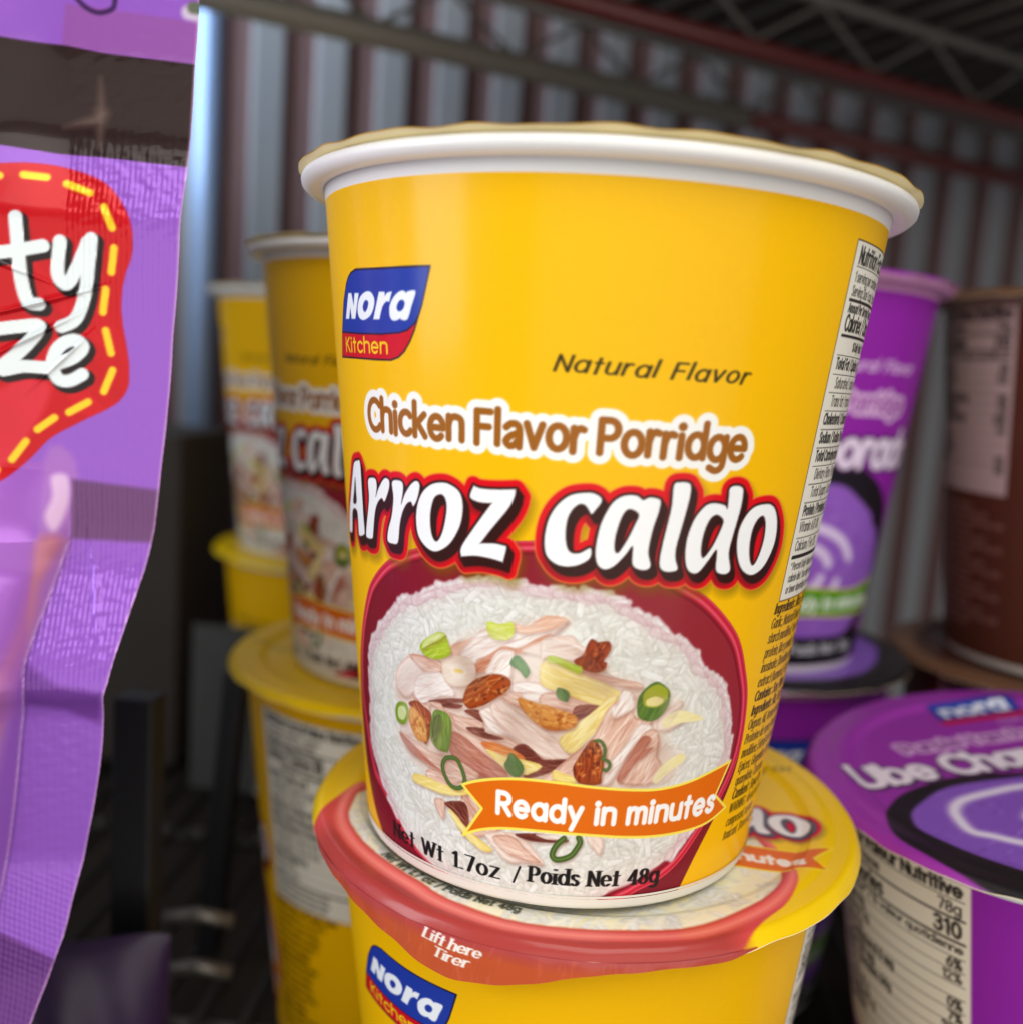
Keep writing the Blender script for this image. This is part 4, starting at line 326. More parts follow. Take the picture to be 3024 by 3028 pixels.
# ---------------------------------------------------------------- helpers
def lin(c): c = np.asarray(c, float); return np.where(c <= .04045, c/12.92, ((c+.055)/1.055)**2.4)
def link(o, parent=None):
    sc.collection.objects.link(o)
    if parent: o.parent = parent
    return o
def tag(o, label=None, cat=None, group=None, kind=None):
    for k, v in (('label', label), ('category', cat), ('group', group), ('kind', kind)):
        if v: o[k] = v
    return o
def empty(name, M, **k):
    o = bpy.data.objects.new(name, None); o.empty_display_size = .01; link(o); o.matrix_world = M; return tag(o, **k)
def mat(name, col=None, rough=.5, metal=0., coat=0., attr=None, bump=0., bscale=600., spec=.5, noise=0., nscale=40., srgb=True, trans=0., coatr=.08):
    m = bpy.data.materials.new(name); m.use_nodes = True; n = m.node_tree.nodes; L = m.node_tree.links; b = n['Principled BSDF']
    b.inputs['Roughness'].default_value = rough; b.inputs['Metallic'].default_value = metal; b.inputs['Coat Weight'].default_value = coat; b.inputs['Coat Roughness'].default_value = coatr
    b.inputs['Specular IOR Level'].default_value = spec
    src = None
    if col is not None:
        c = tuple(lin(np.array(col)/255.)) if srgb else col; b.inputs['Base Color'].default_value = (*c, 1)
    if attr:
        a = n.new('ShaderNodeVertexColor'); a.layer_name = attr; src = a.outputs[0]
    tc = n.new('ShaderNodeTexCoord')
    if noise:
        t = n.new('ShaderNodeTexNoise'); t.inputs['Scale'].default_value = nscale; t.inputs['Detail'].default_value = 5; L.new(tc.outputs['Object'], t.inputs['Vector'])
        mp = n.new('ShaderNodeMapRange'); mp.inputs[3].default_value = 1-noise; mp.inputs[4].default_value = 1+noise; L.new(t.outputs[0], mp.inputs[0])
        mx = n.new('ShaderNodeVectorMath'); mx.operation = 'SCALE'
        if src: L.new(src, mx.inputs[0])
        else: mx.inputs[0].default_value = b.inputs['Base Color'].default_value[:3]
        L.new(mp.outputs[0], mx.inputs['Scale']); src = mx.outputs[0]
    if src: L.new(src, b.inputs['Base Color'])
    if bump:
        t = n.new('ShaderNodeTexNoise'); t.inputs['Scale'].default_value = bscale; t.inputs['Detail'].default_value = 4; L.new(tc.outputs['Object'], t.inputs['Vector'])
        bp = n.new('ShaderNodeBump'); bp.inputs['Strength'].default_value = bump; bp.inputs['Distance'].default_value = .0004; L.new(t.outputs[0], bp.inputs['Height']); L.new(bp.outputs[0], b.inputs['Normal'])
    return m
def mesh(name, V, F, m, parent=None, col=None, smooth=True):
    """V (n,3) in mm, F (k,4) or list, col (n,3) sRGB"""
    me = bpy.data.meshes.new(name); V = np.asarray(V, np.float32)*MM
    if isinstance(F, np.ndarray):
        me.vertices.add(len(V)); me.vertices.foreach_set('co', V.ravel()); k = F.shape[1]
        me.loops.add(F.size); me.loops.foreach_set('vertex_index', F.ravel().astype(np.int32))
        me.polygons.add(len(F)); me.polygons.foreach_set('loop_start', (np.arange(len(F))*k).astype(np.int32)); me.polygons.foreach_set('loop_total', np.full(len(F), k, np.int32)); me.update(calc_edges=True)
    else: me.from_pydata(V.tolist(), [], F)
    if smooth: me.polygons.foreach_set('use_smooth', np.ones(len(me.polygons), bool))
    if col is not None:
        a = me.color_attributes.new('print', 'BYTE_COLOR', 'POINT'); c = np.ones((len(V), 4), np.float32); c[:, :3] = np.clip(col, 0, 1); a.data.foreach_set('color_srgb', c.ravel())
    for mm in (m if isinstance(m, list) else [m]): me.materials.append(mm)
    return link(bpy.data.objects.new(name, me), parent)
def grid_faces(nv, nu, wrap=False):
    j, i = np.meshgrid(np.arange(nv-1), np.arange(nu if wrap else nu-1), indexing='ij'); i2 = (i+1) % nu
    return np.stack([j*nu+i, j*nu+i2, (j+1)*nu+i2, (j+1)*nu+i], -1).reshape(-1, 4)
def sub(name, V, F, col, sel, m, parent):
    F = F[sel]
    if not len(F): return None
    u, inv = np.unique(F, return_inverse=True); return mesh(name, V[u], inv.reshape(-1, 4), m, parent, col[u])
def lathe(name, prof, m, parent=None, n=160, col=None, f=None):
    P = np.array(prof, float); t = np.linspace(0, 2*np.pi, n, endpoint=False)
    V = np.stack([P[:, 0][:, None]*np.sin(t), -P[:, 0][:, None]*np.cos(t), P[:, 1][:, None]+0*t], -1)
    if f: V = f(V, t)
    return mesh(name, V.reshape(-1, 3), grid_faces(len(P), n, True), m, parent)
def boxes(name, L, m, parent=None, bev=0.):
    """boxes given as (centre, half sizes, 3x3 axes or None), mm; joined as one mesh of one part"""
    V = []; F = []
    for c, h, A in L:
        A = np.eye(3) if A is None else np.asarray(A); b = len(V)
        for s in ((-1,-1,-1), (1,-1,-1), (1,1,-1), (-1,1,-1), (-1,-1,1), (1,-1,1), (1,1,1), (-1,1,1)): V.append(np.array(c)+A.T@(np.array(s)*h))
        F += [[b+k for k in q] for q in ((0,3,2,1), (4,5,6,7), (0,1,5,4), (1,2,6,5), (2,3,7,6), (3,0,4,7))]
    o = mesh(name, V, F, m, parent, smooth=False)
    if bev: q = o.modifiers.new('b', 'BEVEL'); q.width = bev*MM; q.segments = 3
    return o
def tube(name, paths, r, m, parent=None, n=10):
    V = []; F = []
    for P in paths:
        P = np.array(P, float)
        for i, p in enumerate(P):
            t = P[min(i+1, len(P)-1)]-P[max(i-1, 0)]; t /= np.linalg.norm(t); a = np.cross(t, [0, 0, 1.] if abs(t[2]) < .9 else [1., 0, 0]); a /= np.linalg.norm(a); b = np.cross(t, a)
            for k in range(n): V.append(p+r*(math.cos(2*math.pi*k/n)*a+math.sin(2*math.pi*k/n)*b))
            if i:
                o = len(V)-2*n; F += [[o+k, o+(k+1) % n, o+n+(k+1) % n, o+n+k] for k in range(n)]
        o = len(V)-len(P)*n; F += [[o+k for k in range(n)][::-1], [len(V)-n+k for k in range(n)]]
    return mesh(name, V, F, m, parent)
def pose(C, rx=0., ry=0., rz=0.):
    th = math.hypot(rx, ry); M = Matrix.Rotation(th, 4, Vector((rx, ry, 0))) if th > 1e-9 else Matrix.Identity(4)
    return Matrix.Translation(Vector(C)*MM) @ M @ Matrix.Rotation(rz, 4, 'Z')

# ---------------------------------------------------------------- materials
PAPER = mat('printed_paper', attr='print', rough=.42, coat=.2, coatr=.17, bump=.05, bscale=900, spec=.1, noise=.025, nscale=900)
LIDM = mat('printed_foil_lid', attr='print', rough=.34, coat=.28, coatr=.12, bump=.14, bscale=260, spec=.25)
WHITE = mat('white_waxed_paper', (244, 243, 240), rough=.42, coat=.25, coatr=.2, bump=.05, bscale=500)
CREAM = mat('lid_underside', (255, 240, 190), rough=.5, spec=.2)
FOIL = mat('bag_film', attr='print', rough=.3, coat=.22, coatr=.09, bump=.12, bscale=300, spec=.25, metal=.22)
GREY = mat('grey_painted_steel', (138, 138, 140), rough=.5, metal=.15, noise=.12, nscale=9, bump=.05, bscale=60)
MAROON = mat('maroon_groove_shade', (104, 76, 74), rough=.5, metal=.2, noise=.15, nscale=12)  # shading and reflections of the wall grooves, put into a maroon colour
CHROME = mat('chromed_wire', (120, 116, 110), rough=.4, metal=.6)
DWIRE = mat('shaded_chrome_wire', (60, 58, 56), rough=.5, metal=.5)  # darker copy of the chrome, shade of the lower gap in its colour
RAIL = mat('grey_shelf_rail', (132, 126, 114), rough=.5, metal=.2)
RED = mat('dull_red_rail', (84, 30, 28), rough=.4)  # dull red of two overhead rails
BLACK = mat('black_plastic', (20, 20, 24), rough=.5)
DARK = mat('dark_cardboard', (52, 44, 38), rough=.8, noise=.2)
POST = mat('blue_grey_steel_post', (132, 150, 180), rough=.4, metal=.35)
BASEW = mat('white_base_paper', (240, 238, 228), rough=.5, coat=.1)

# ---------------------------------------------------------------- the setting: corrugated wall, shelf
def wall():
    A = np.array([-156.9, 345.6]); Dv = np.array([28.83, 12.48]); nrm = np.array([-Dv[1], Dv[0]])/np.hypot(*Dv); P = []; mi = []
    for k in range(-9, 34):
        for s, d in ((-.25, 0), (-.13, 7), (.12, 7), (.24, 0)): P.append(A+Dv*(k+s)+nrm*d)
    P = np.array(P); n = len(P); V = np.concatenate([np.c_[P, np.full(n, z)] for z in (-330., 620.)])
    F = [[i, i+1, n+i+1, n+i] for i in range(n-1)]; o = mesh('corrugated_wall', V, F, [GREY, MAROON], smooth=False)
    for i, p in enumerate(o.data.polygons): p.material_index = 1 if i % 4 in (0, 1, 2) and i % 4 != 3 else 0
    q = o.modifiers.new('b', 'BEVEL'); q.width = .0016; q.segments = 3
    tag(o, 'ribbed grey metal wall with groove shade coloured maroon, behind the shelves', 'wall', kind='structure')
wall()
SH = -107.6
def lower_shelf():
    r = empty('wire_shelf', pose((0, 100, SH)), label='chrome wire shelf that carries the stacked porridge cups', cat='shelf')
    tube('shelf_wire', [[(x, -130, -1.6), (x, 230, -1.6)] for x in np.arange(-225, 330, 13.)], 1.6, DWIRE, r, 8)['kind'] = 'stuff'
    boxes('added_dark_sheet', [((45, 50, -9.5), (285, 190, .8), None)], DARK, r)  # added dark sheet, darkens the lower gap and hides the wall beyond
    tube('cross_rod', [[(-230, y, -5.6), (330, y, -5.6)] for y in (-125, -20, 90, 225)], 2.4, CHROME, r, 8)
    tube('front_rail', [[(-232, -134, -4), (332, -134, -4)]], 3., CHROME, r); tube('back_rail', [[(-232, 234, -4), (332, 234, -4)]], 3., CHROME, r)
lower_shelf()
def upper_shelf():
    r = empty('wire_shelf', pose((11, 285, 200)), label='overhead wire shelf with zigzag truss and red rails', cat='shelf')
    d = np.array([.853, .522, 0]); nn = np.array([.522, -.853, 0]); up = np.array([0, 0, 24.])
    def P(s, q, z=0.): return d*s+nn*q+np.array([0, 0, z])
    tube('rail', [[P(-300, 0), P(60, 0)]], 5.2, RAIL, r, 20); tube('red_rail', [[P(60.5, 0), P(420, 0)]], 4.4, RED, r, 20)
    tube('rail', [[P(-300, 0, 24), P(420, 0, 24)]], 2.6, CHROME, r)
    tube('truss', [[P(-300+30*i, 0, 22 if i % 2 else 3) for i in range(25)]], 1.2, CHROME, r)
    tube('truss', [[P(-300+30*i, 76, 22 if i % 2 else 3) for i in range(25)]], 1.2, CHROME, r)
    tube('red_rail', [[P(-300, 76), P(420, 76)]], 3.6, RED, r); tube('rail', [[P(-300, 76, 24), P(420, 76, 24)]], 2.6, CHROME, r)
    tube('cross_wire', [[P(s, -2, 28.5), P(s, 215, 28.5)] for s in np.arange(-295, 420, 17.)], 1.7, CHROME, r, 8)
    b = boxes('dark_box', [((0, 0, 45), (350, 103, 45), np.array([d, nn, [0, 0, 1]]))], DARK, bev=2.); b.location = Vector((11+60*.853+110*.522, 285+60*.522-110*.853, 230.5))*MM
    tag(b, 'dark brown box lying on the overhead wire shelf', 'box')
upper_shelf()
p = tube('shelf_post', [[(-187, 300, -320), (-187, 300, 600)]], 6.3, POST, n=24); tag(p, 'blue-grey round steel post standing before the ribbed wall', 'post')
b = boxes('dark_box', [((0, 0, 0), (36, 30, 74), None)], DARK, bev=1.5); b.location = Vector((-206, 268, -34))*MM; tag(b, 'dark box added to fill the dark gap left of the steel post', 'box')  # invented box, stands in for the dark area beside the post
dv = empty('shelf_divider', pose((-100, 82, SH)), label='black slanted divider rack with pale wire rungs in the gap', cat='divider')
boxes('divider_bar', [((0, -33, 51), (5, 4, 51), None)], BLACK, dv, bev=1.)
boxes('divider_bar', [((-1, 28, 44), (3.2, 4, 46), Matrix.Rotation(-.07, 3, 'Y'))], BLACK, dv, bev=1.)
for z_ in (34, 19): tube('rung', [[(-1, -14, z_), (8, -13, z_+1.5), (17, -12, z_)]], 2., CHROME, dv)
boxes('mesh_panel', [((-36, 122, 42), (13, 1, 34), None)], mat('grey_mesh_panel', (66, 68, 64), rough=.6, noise=.25, nscale=90), dv)

# ---------------------------------------------------------------- cups
PARTN = {1: 'bowl_picture', 2: 'title_lettering', 3: 'ribbon_banner', 4: 'brand_logo', 5: 'flavor_lettering', 6: 'nutrition_panel'}
KC = (45-CUP_R)/CUP_H
def sleeve(art, parent, seam=0.):
    a = art.u/39.3; A, Z = np.meshgrid(a, art.v); R = CUP_R+KC*Z
    V = np.stack([R*np.sin(A), -R*np.cos(A), Z], -1).reshape(-1, 3); F = grid_faces(art.nv, art.nu); C = art.C.reshape(-1, 3)
    part = art.part[:-1, :-1].ravel(); base = art.C[-1, 0]
    # the plain rest of the sleeve
    ab = np.linspace(a[-1], a[0]+2*np.pi, 90); A2, Z2 = np.meshgrid(ab, np.linspace(0, CUP_H, 9)); R2 = CUP_R+KC*Z2
    V2 = np.stack([R2*np.sin(A2), -R2*np.cos(A2), Z2], -1).reshape(-1, 3); F2 = grid_faces(9, 90)
    s0 = F[part == 0]; u, inv = np.unique(s0, return_inverse=True)
    s = mesh('sleeve', np.concatenate([V[u], V2]), np.concatenate([inv.reshape(-1, 4), F2+len(u)]), PAPER, parent, np.concatenate([C[u], np.tile(base, (len(V2), 1))]))
    for k, nm in PARTN.items(): sub(nm, V, F, C, part == k, PAPER, s)
    return s
def cup_shell(parent):
    lathe('rim', [(44.6, CUP_H-.6), (45.03, CUP_H+.0), (45.3, 102.4), (45.5, 102.2), (46.3, 102.0), (47.3, 102.0), (48.2, 102.35), (48.8, 102.9), (48.92, 103.5), (48.7, 104.1), (47.8, 104.5), (44, 104.5), (43.2, 104)], WHITE, parent, 220)
    lathe('base', [(33.9, .6), (33.62, .0), (33.5, -1.1), (33.2, -1.65), (32.6, -1.9), (31.9, -1.7), (31.3, .5), (0.01, .6)], BASEW, parent, 160)
def lid_z(r, t, fl=.5):
    z = np.where(r < 40, -.75, -.75+.75*np.clip((r-40)/2., 0, 1)); z = np.where(r > 41.5, 0+.25*np.sin(np.clip((r-41.5)/4, 0, 1)*np.pi), z)
    wv = .16*np.sin(21*t+.7)+.1*np.sin(34*t)+.12*np.sin(9*t+2)
    if fl > 0: return z+np.clip((r-45.5)/4.3, 0, 1)**2*(fl+wv)
    return z+np.clip((r-47.7)/2.3, 0, 1.2)**3*(fl+wv)
TAB = [(-66, 0), (-60, .8), (-50, 2), (-41, 3.2), (-33, 5), (-27, 6.7), (-20, 7.1), (-13, 6.), (-6, 4.), (0, 2.6), (7, 1.5), (14, 1.), (21, 1.3), (27, .9), (31, 0)]
def lid(sample, tabart, parent, rz, fl=-2.1):
    RE = 49.35 if fl > 0 else 50.
    r = np.concatenate([np.linspace(.01, 30, 60)[:-1], np.linspace(30, RE, 110)]); n = 1000; t = np.linspace(0, 2*np.pi, n, endpoint=False)
    Rr, T = np.meshgrid(r, t, indexing='ij'); X, Y = Rr*np.sin(T), -Rr*np.cos(T); Zz = (104.75 if fl > 0 else 105.)+lid_z(Rr, T, fl)
    V = np.stack([X, Y, Zz], -1).reshape(-1, 3); l = mesh('lid', V, grid_faces(len(r), n, True), LIDM, parent, sample(X.ravel(), Y.ravel())); l.rotation_euler.z = rz
    rb = np.linspace(46, RE, 12); Rb, Tb = np.meshgrid(rb, t[::2], indexing='ij'); Vb = np.stack([Rb*np.sin(Tb), -Rb*np.cos(Tb), (104.6 if fl > 0 else 104.87)+lid_z(Rb, Tb, fl)], -1).reshape(-1, 3)
    mesh('lid_underside', Vb, grid_faces(12, n//2, True)[:, ::-1].copy(), CREAM, l)
    if tabart is not None:
        aa = np.radians(np.linspace(-66, 31, 700)); Lf = np.interp(np.degrees(aa), *zip(*TAB)); Lf = np.convolve(np.pad(Lf, 20, 'edge'), np.ones(41)/41, 'valid'); ss = np.linspace(0, 1, 60)
        A, Sx = np.meshgrid(aa, ss); q = Sx*Lf[None]; rr = 50.03+.2*(1-np.exp(-q*1.2))-q*.05+.08*np.sin(A*46)*np.clip(q/2, 0, 1)
        zz = 103.2-q*.98+.12*np.sin(A*21+1)*np.clip(q, 0, 1)
        V = np.stack([rr*np.sin(A), -rr*np.cos(A), zz], -1).reshape(-1, 3); mesh('pull_tab', V, grid_faces(60, 700)[:, ::-1].copy(), LIDM, l, samp(tabart, (A*49).ravel(), -q.ravel()))
    return l
def samp(art, x, y):
    fx = np.clip((x-art.u[0])/art.px, 0, art.nu-1.001); fy = np.clip((y-art.v[0])/art.px, 0, art.nv-1.001); i = fx.astype(int); j = fy.astype(int); a = (fx-i)[:, None]; b = (fy-j)[:, None]; C = art.C
    return (C[j, i]*(1-a)+C[j, i+1]*a)*(1-b)+(C[j+1, i]*(1-a)+C[j+1, i+1]*a)*b
def rt(P, a): c, s = math.cos(a), math.sin(a); P = np.array(P, float); return np.stack([P[:, 0]*c-P[:, 1]*s, P[:, 0]*s+P[:, 1]*c], 1)
# yellow lid
PIN = [[-40.77,-6.38],[-41.21,-11.18],[-40.66,-16.74],[-38.46,-21.69],[-34.76,-27.0],[-29.6,-32.25],[-24.73,-36.26],[-19.9,-40.1],[-10.7,-44.1],[-.69,-45.1],[10.9,-43.8],[18.1,-41.3],[25.48,-35.73],[29.93,-30.61],[32.42,-25.07],[32.4,-19],[29,-9],[22,-1],[12,5],[0,7],[-15,7],[-28,4],[-37,0]]
POUT = [[-40.5,-1.5],[-43.4,-6.82],[-45.3,-11.66],[-46.5,-17],[-47.5,-24],[-43,-32],[-36,-40],[-25,-47],[-11,-52],[3,-53],[14,-51],[22.6,-45],[27.34,-38.79],[31.27,-33.94],[33.97,-28.61],[34.92,-24.69],[34.6,-19.5],[31.5,-10],[24,0],[13,8],[0,11],[-15,11],[-30,7]]
def yellow_lid_art():
    rng = np.random.default_rng(3); a = Art(-51, 51, -51, 51, .2, S(255, 212, 0))
    a.poly(POUT, S(222, 78, 76)); bm = pmask(a, POUT); r = a.sdf([catmull(PIN)], 5); a.blend(r[0], np.clip(1-np.abs(r[3]-1.6)/1.3, 0, 1)*bm[r[0]], S(250, 138, 124))
    rr_ = a.sdf([catmull(PIN)], 12); ang_ = np.degrees(np.arctan2(rr_[1], -rr_[2])); fr_ = np.clip((ang_+68)/8, 0, 1)*np.clip((31-ang_)/6, 0, 1); a.blend(rr_[0], np.clip((rr_[3]-2.5)/.7, 0, 1)*fr_, S(176, 62, 56)); a.poly(PIN, S(196, 70, 46), grow=.35, soft=.3); a.poly(PIN, S(246, 238, 206), soft=.3); rice(a, rng, PIN, 900, 1.1)
    m = pmask(a, PIN); fibres(a, rng, m, (-40, 34, -44, 0), .9, 300, [S(250, 240, 196), S(240, 228, 170), S(252, 248, 226)], L=(3, 8), r=(.2, .5), a=(.3, .7))
    k = .93; o = np.array(DATA['title'][9][0]); oc = (o.max(0)+o.min(0))/2; tr = lambda P: ((np.array(P)-oc)*[k*1.0, k*.86]+[37.3, -6.2]).tolist()
    title_art(a, [[tr(q) for q in g] for g in DATA['title'][4:]], .85, 0, slate=True)
    RB = [catmull([[0, -13.5], [12, -13.], [22, -13.6], [28.4, -14.5], [33.5, -15.4], [38.65, -15.66], [43.4, -14.7]], False), np.array([[38.9, -19.3]]), catmull([[40.6, -22.6], [36.1, -22.9], [30.2, -22.9], [22, -21.6], [10, -20.6], [0, -20.4]], False)]
    RB = np.concatenate(RB); a.poly([RB], S(255, 226, 60), smooth=False, grow=.1); a.poly([RB], S(236, 118, 20), smooth=False, grow=-.35)
    sg = text_segs('Ready in minutes', 3, 37.2, 0, 1.75, .42, gap=1.7, space=3.); f_ = lambda p: np.array([p[0], p[1]-19.4-.17*(p[0]-26)]); a.strokes([(f_(p), f_(q), c, d) for p, q, c, d in sg], S(255, 250, 245))
    a.strokes(text_segs('Natural', 25, 41.5, 15.6, 1.9, .16, slant=.3, gap=2), S(80, 66, 10))
    # net weight runs along the front curve
    sg = text_segs('Net Wt 1.7 oz / Poids Net 48g', -30, -2.5, 0, 1.1, .17, gap=1.8, space=3., serif=.8)
    def bend(p): t = p[0]/43.*1.02-.13; R = 41.9-p[1]; return np.array([R*math.sin(t)-1.0, -R*math.cos(t)-1.2])
    a.strokes([(bend(p), bend(q), c, d) for p, q, c, d in sg], S(46, 50, 40), soft=.08)
    t = Art(-60, 30, -8, .5, .12, S(198, 86, 46)); rng = np.random.default_rng(5)
    one = np.ones((t.nv, t.nu), np.float32); t.C = t.C*1; Y = np.clip((t.v[:, None]+2.2)/2.2, 0, 1)[..., None]*.9; t.C = t.C*(1-Y)+S(176, 66, 74)*Y
    fibres(t, rng, one, (-58, 26, -8, 0), 1.4, 220, [S(226, 120, 84), S(188, 76, 48), S(214, 104, 70)], L=(1.5, 4), r=(.06, .3), a=(.1, .35))
    for s_, x, y in (('Lift here', -23.3, -1.9), ('Tirer', -21.6, -4.1)):
        sg = text_segs(s_, x, x+(9.4 if s_[0] == 'L' else 5.8), 0, 1.15, .15, slant=.35, gap=1.5, space=2.6, serif=.8)
        t.strokes([(np.array([p[0], p[1]+y-(p[0]+21)*.08]), np.array([q[0], q[1]+y-(q[0]+21)*.08]), c, d) for p, q, c, d in sg], S(252, 244, 236), nib=(1.7, .7))
    t.C[t.v < -8] = 1
    return a, t
# the purple and brown cups share their layout with the yellow one
def variant_art(base, halo, letter, title_dark, px, brown=False):
    H = CUP_H; up = 4. if not brown else 0.; D = dict(DATA); a = Art(-62., 89., 0., H, px, base); rng = np.random.default_rng(9)
    for k in ('bowl', 'rice', 'ribbon'): D[k] = (np.array(D[k])+[0, up]).tolist()
    a.poly(D['bowl'], S(30, 26, 34) if not brown else S(60, 40, 30), part=1); a.poly(D['rice'], S(150, 96, 200) if not brown else S(96, 52, 34), soft=.8)
    m = pmask(a, D['rice']); q = np.array(D['rice']); lo, hi = q.min(0), q.max(0)
    fibres(a, rng, m, (lo[0], hi[0], lo[1], hi[1]), .3, 500, [S(160, 104, 204), S(116, 60, 160), S(176, 134, 214)] if not brown else [S(120, 70, 46), S(80, 40, 26)], L=(1, 4), r=(.2, .7), a=(.15, .4))
    c = (lo+hi)/2
    for k in (.72, .42):
        t = np.linspace(.3, 6.0, 60); P = np.stack([c[0]+k*26*np.cos(t)*(1-.03*t), c[1]+1+k*18*np.sin(t)*(1-.03*t)], 1); a.strokes([(u_, v_, 1.3, 1.3) for u_, v_ in zip(P[:-1], P[1:])], S(236, 222, 250), soft=1., a=.95)
    ribbon_art(a, D); R = np.array(D['ribbon']); a.poly([np.concatenate([catmull(R[:11], False), R[11:12], catmull(R[12:22], False), R[23:24]])], S(96, 160, 30), smooth=False, grow=-.3)
    a.strokes(text_segs('Ready in minutes', -9.8, 29.2, 12.55+up, 2.35, .42, gap=1.9, space=3.0), S(240, 250, 240))
    sg = text_segs('Champorado', -36, 33, 52.+up, 6.2, 1.2, slant=.15, gap=1.7); a.strokes(sg, title_dark, grow=.7, soft=.3, part=2); a.strokes(sg, S(236, 222, 244), soft=.2)
    sg = text_segs('Purple Yam Porridge' if not brown else 'Chocolate Porridge', -30, 22, 66.3+up, 3.05, .42, gap=1.55, alt={'a': 'A2'}); a.strokes(sg, halo, grow=1.05, part=5); a.strokes(sg, letter)
    a.strokes(text_segs('Natural Flavor', -6, 23.0, 76.45+up, 2., .26, slant=.3, gap=2.1, space=4.), S(226, 200, 232))
    a.poly([(-50, 1.2), (34, 1.2), (34, 8.4), (-50, 8.4)], S(26, 22, 28), smooth=False, grow=0, soft=.3)
    a.strokes(text_segs('Net Wt 2.7oz / Poids Net 78g', -33., 24, 3.8, 2., .26, gap=1.5, space=3., serif=.8), S(220, 220, 224), nib=(1.3, .7))
    logo_art(a, D)
    dv = 3.2; x0, x1 = 35.7, 78.; pc = S(240, 230, 210) if not brown else S(196, 172, 168); INK = S(48, 42, 40)
    a.poly([(x0, 45+dv), (x1, 45+dv), (x1, 97.1+dv), (x0, 97.1+dv)], pc, smooth=False, part=6)
    def rule(y, w): a.strokes([(np.array([x0+1.2, y+dv]), np.array([x1-1., y+dv]), w/2, w/2)], INK)
    def row(t, v, y, xh, wt):
        a.strokes(text_segs(t, x0+1.4, None, y+dv, xh, wt, width=.7, gap=1.7, space=2.6), INK); n = sum(FONT[c_][0]+1.7 for c_ in v)*xh/5*.8; a.strokes(text_segs(v, x1-1.4-n, None, y+dv, xh, wt, width=.8, gap=1.7), INK)
    a.strokes(text_segs(PANEL[0], x0+1.4, x1-1.2, 94.3+dv, 1.75, .3, gap=1.5), INK); rule(93.5, .14); row('Serving size 1 cup / tasse', '78g', 90.7, 1.5, .17); rule(89.7, .45)
    row('Calories / Calories', '310', 86., 2.1, .3); rule(85., .5); a.strokes(text_segs('% Daily Value* / % valeur quotidienne', x0+8, x1-1.2, 82.9+dv, 1.0, .15), INK)
    for i, (t, v) in enumerate([('Total Fat / Lipides 4g', '6%'), ('Saturated / satures 2g', '12%'), ('Trans fat / trans 0g', ''), ('Cholesterol / Cholesterol 0 mg', '0%'), ('Sodium / Sodium 150 mg', '7%'), ('Carbohydrate / Glucides 64g', '23%'), ('Fibre / Fibres 1g', '4%'), ('Sugars / Sucres 18 g', ''), ('Protein / Proteines 5 g', ''), ('Calcium / Calcium', '2%'), ('Iron / Fer', '4%')]):
        y = 81.8-i*2.85; rule(y, .14); row(t, v, y-2.3, 1.35, .16 if i in (1, 2, 6, 7) else .2)
    for i in range(16): a.strokes(text_segs('Ingredients : Rice, Sugar, Creamer, Purple Yam, Salt'[i % 5:], 36, 66+6*((i*7) % 3), 43.35-i*2.31, 1., .12), S(214, 184, 206) if not brown else S(170, 130, 120), soft=.1)
    return a
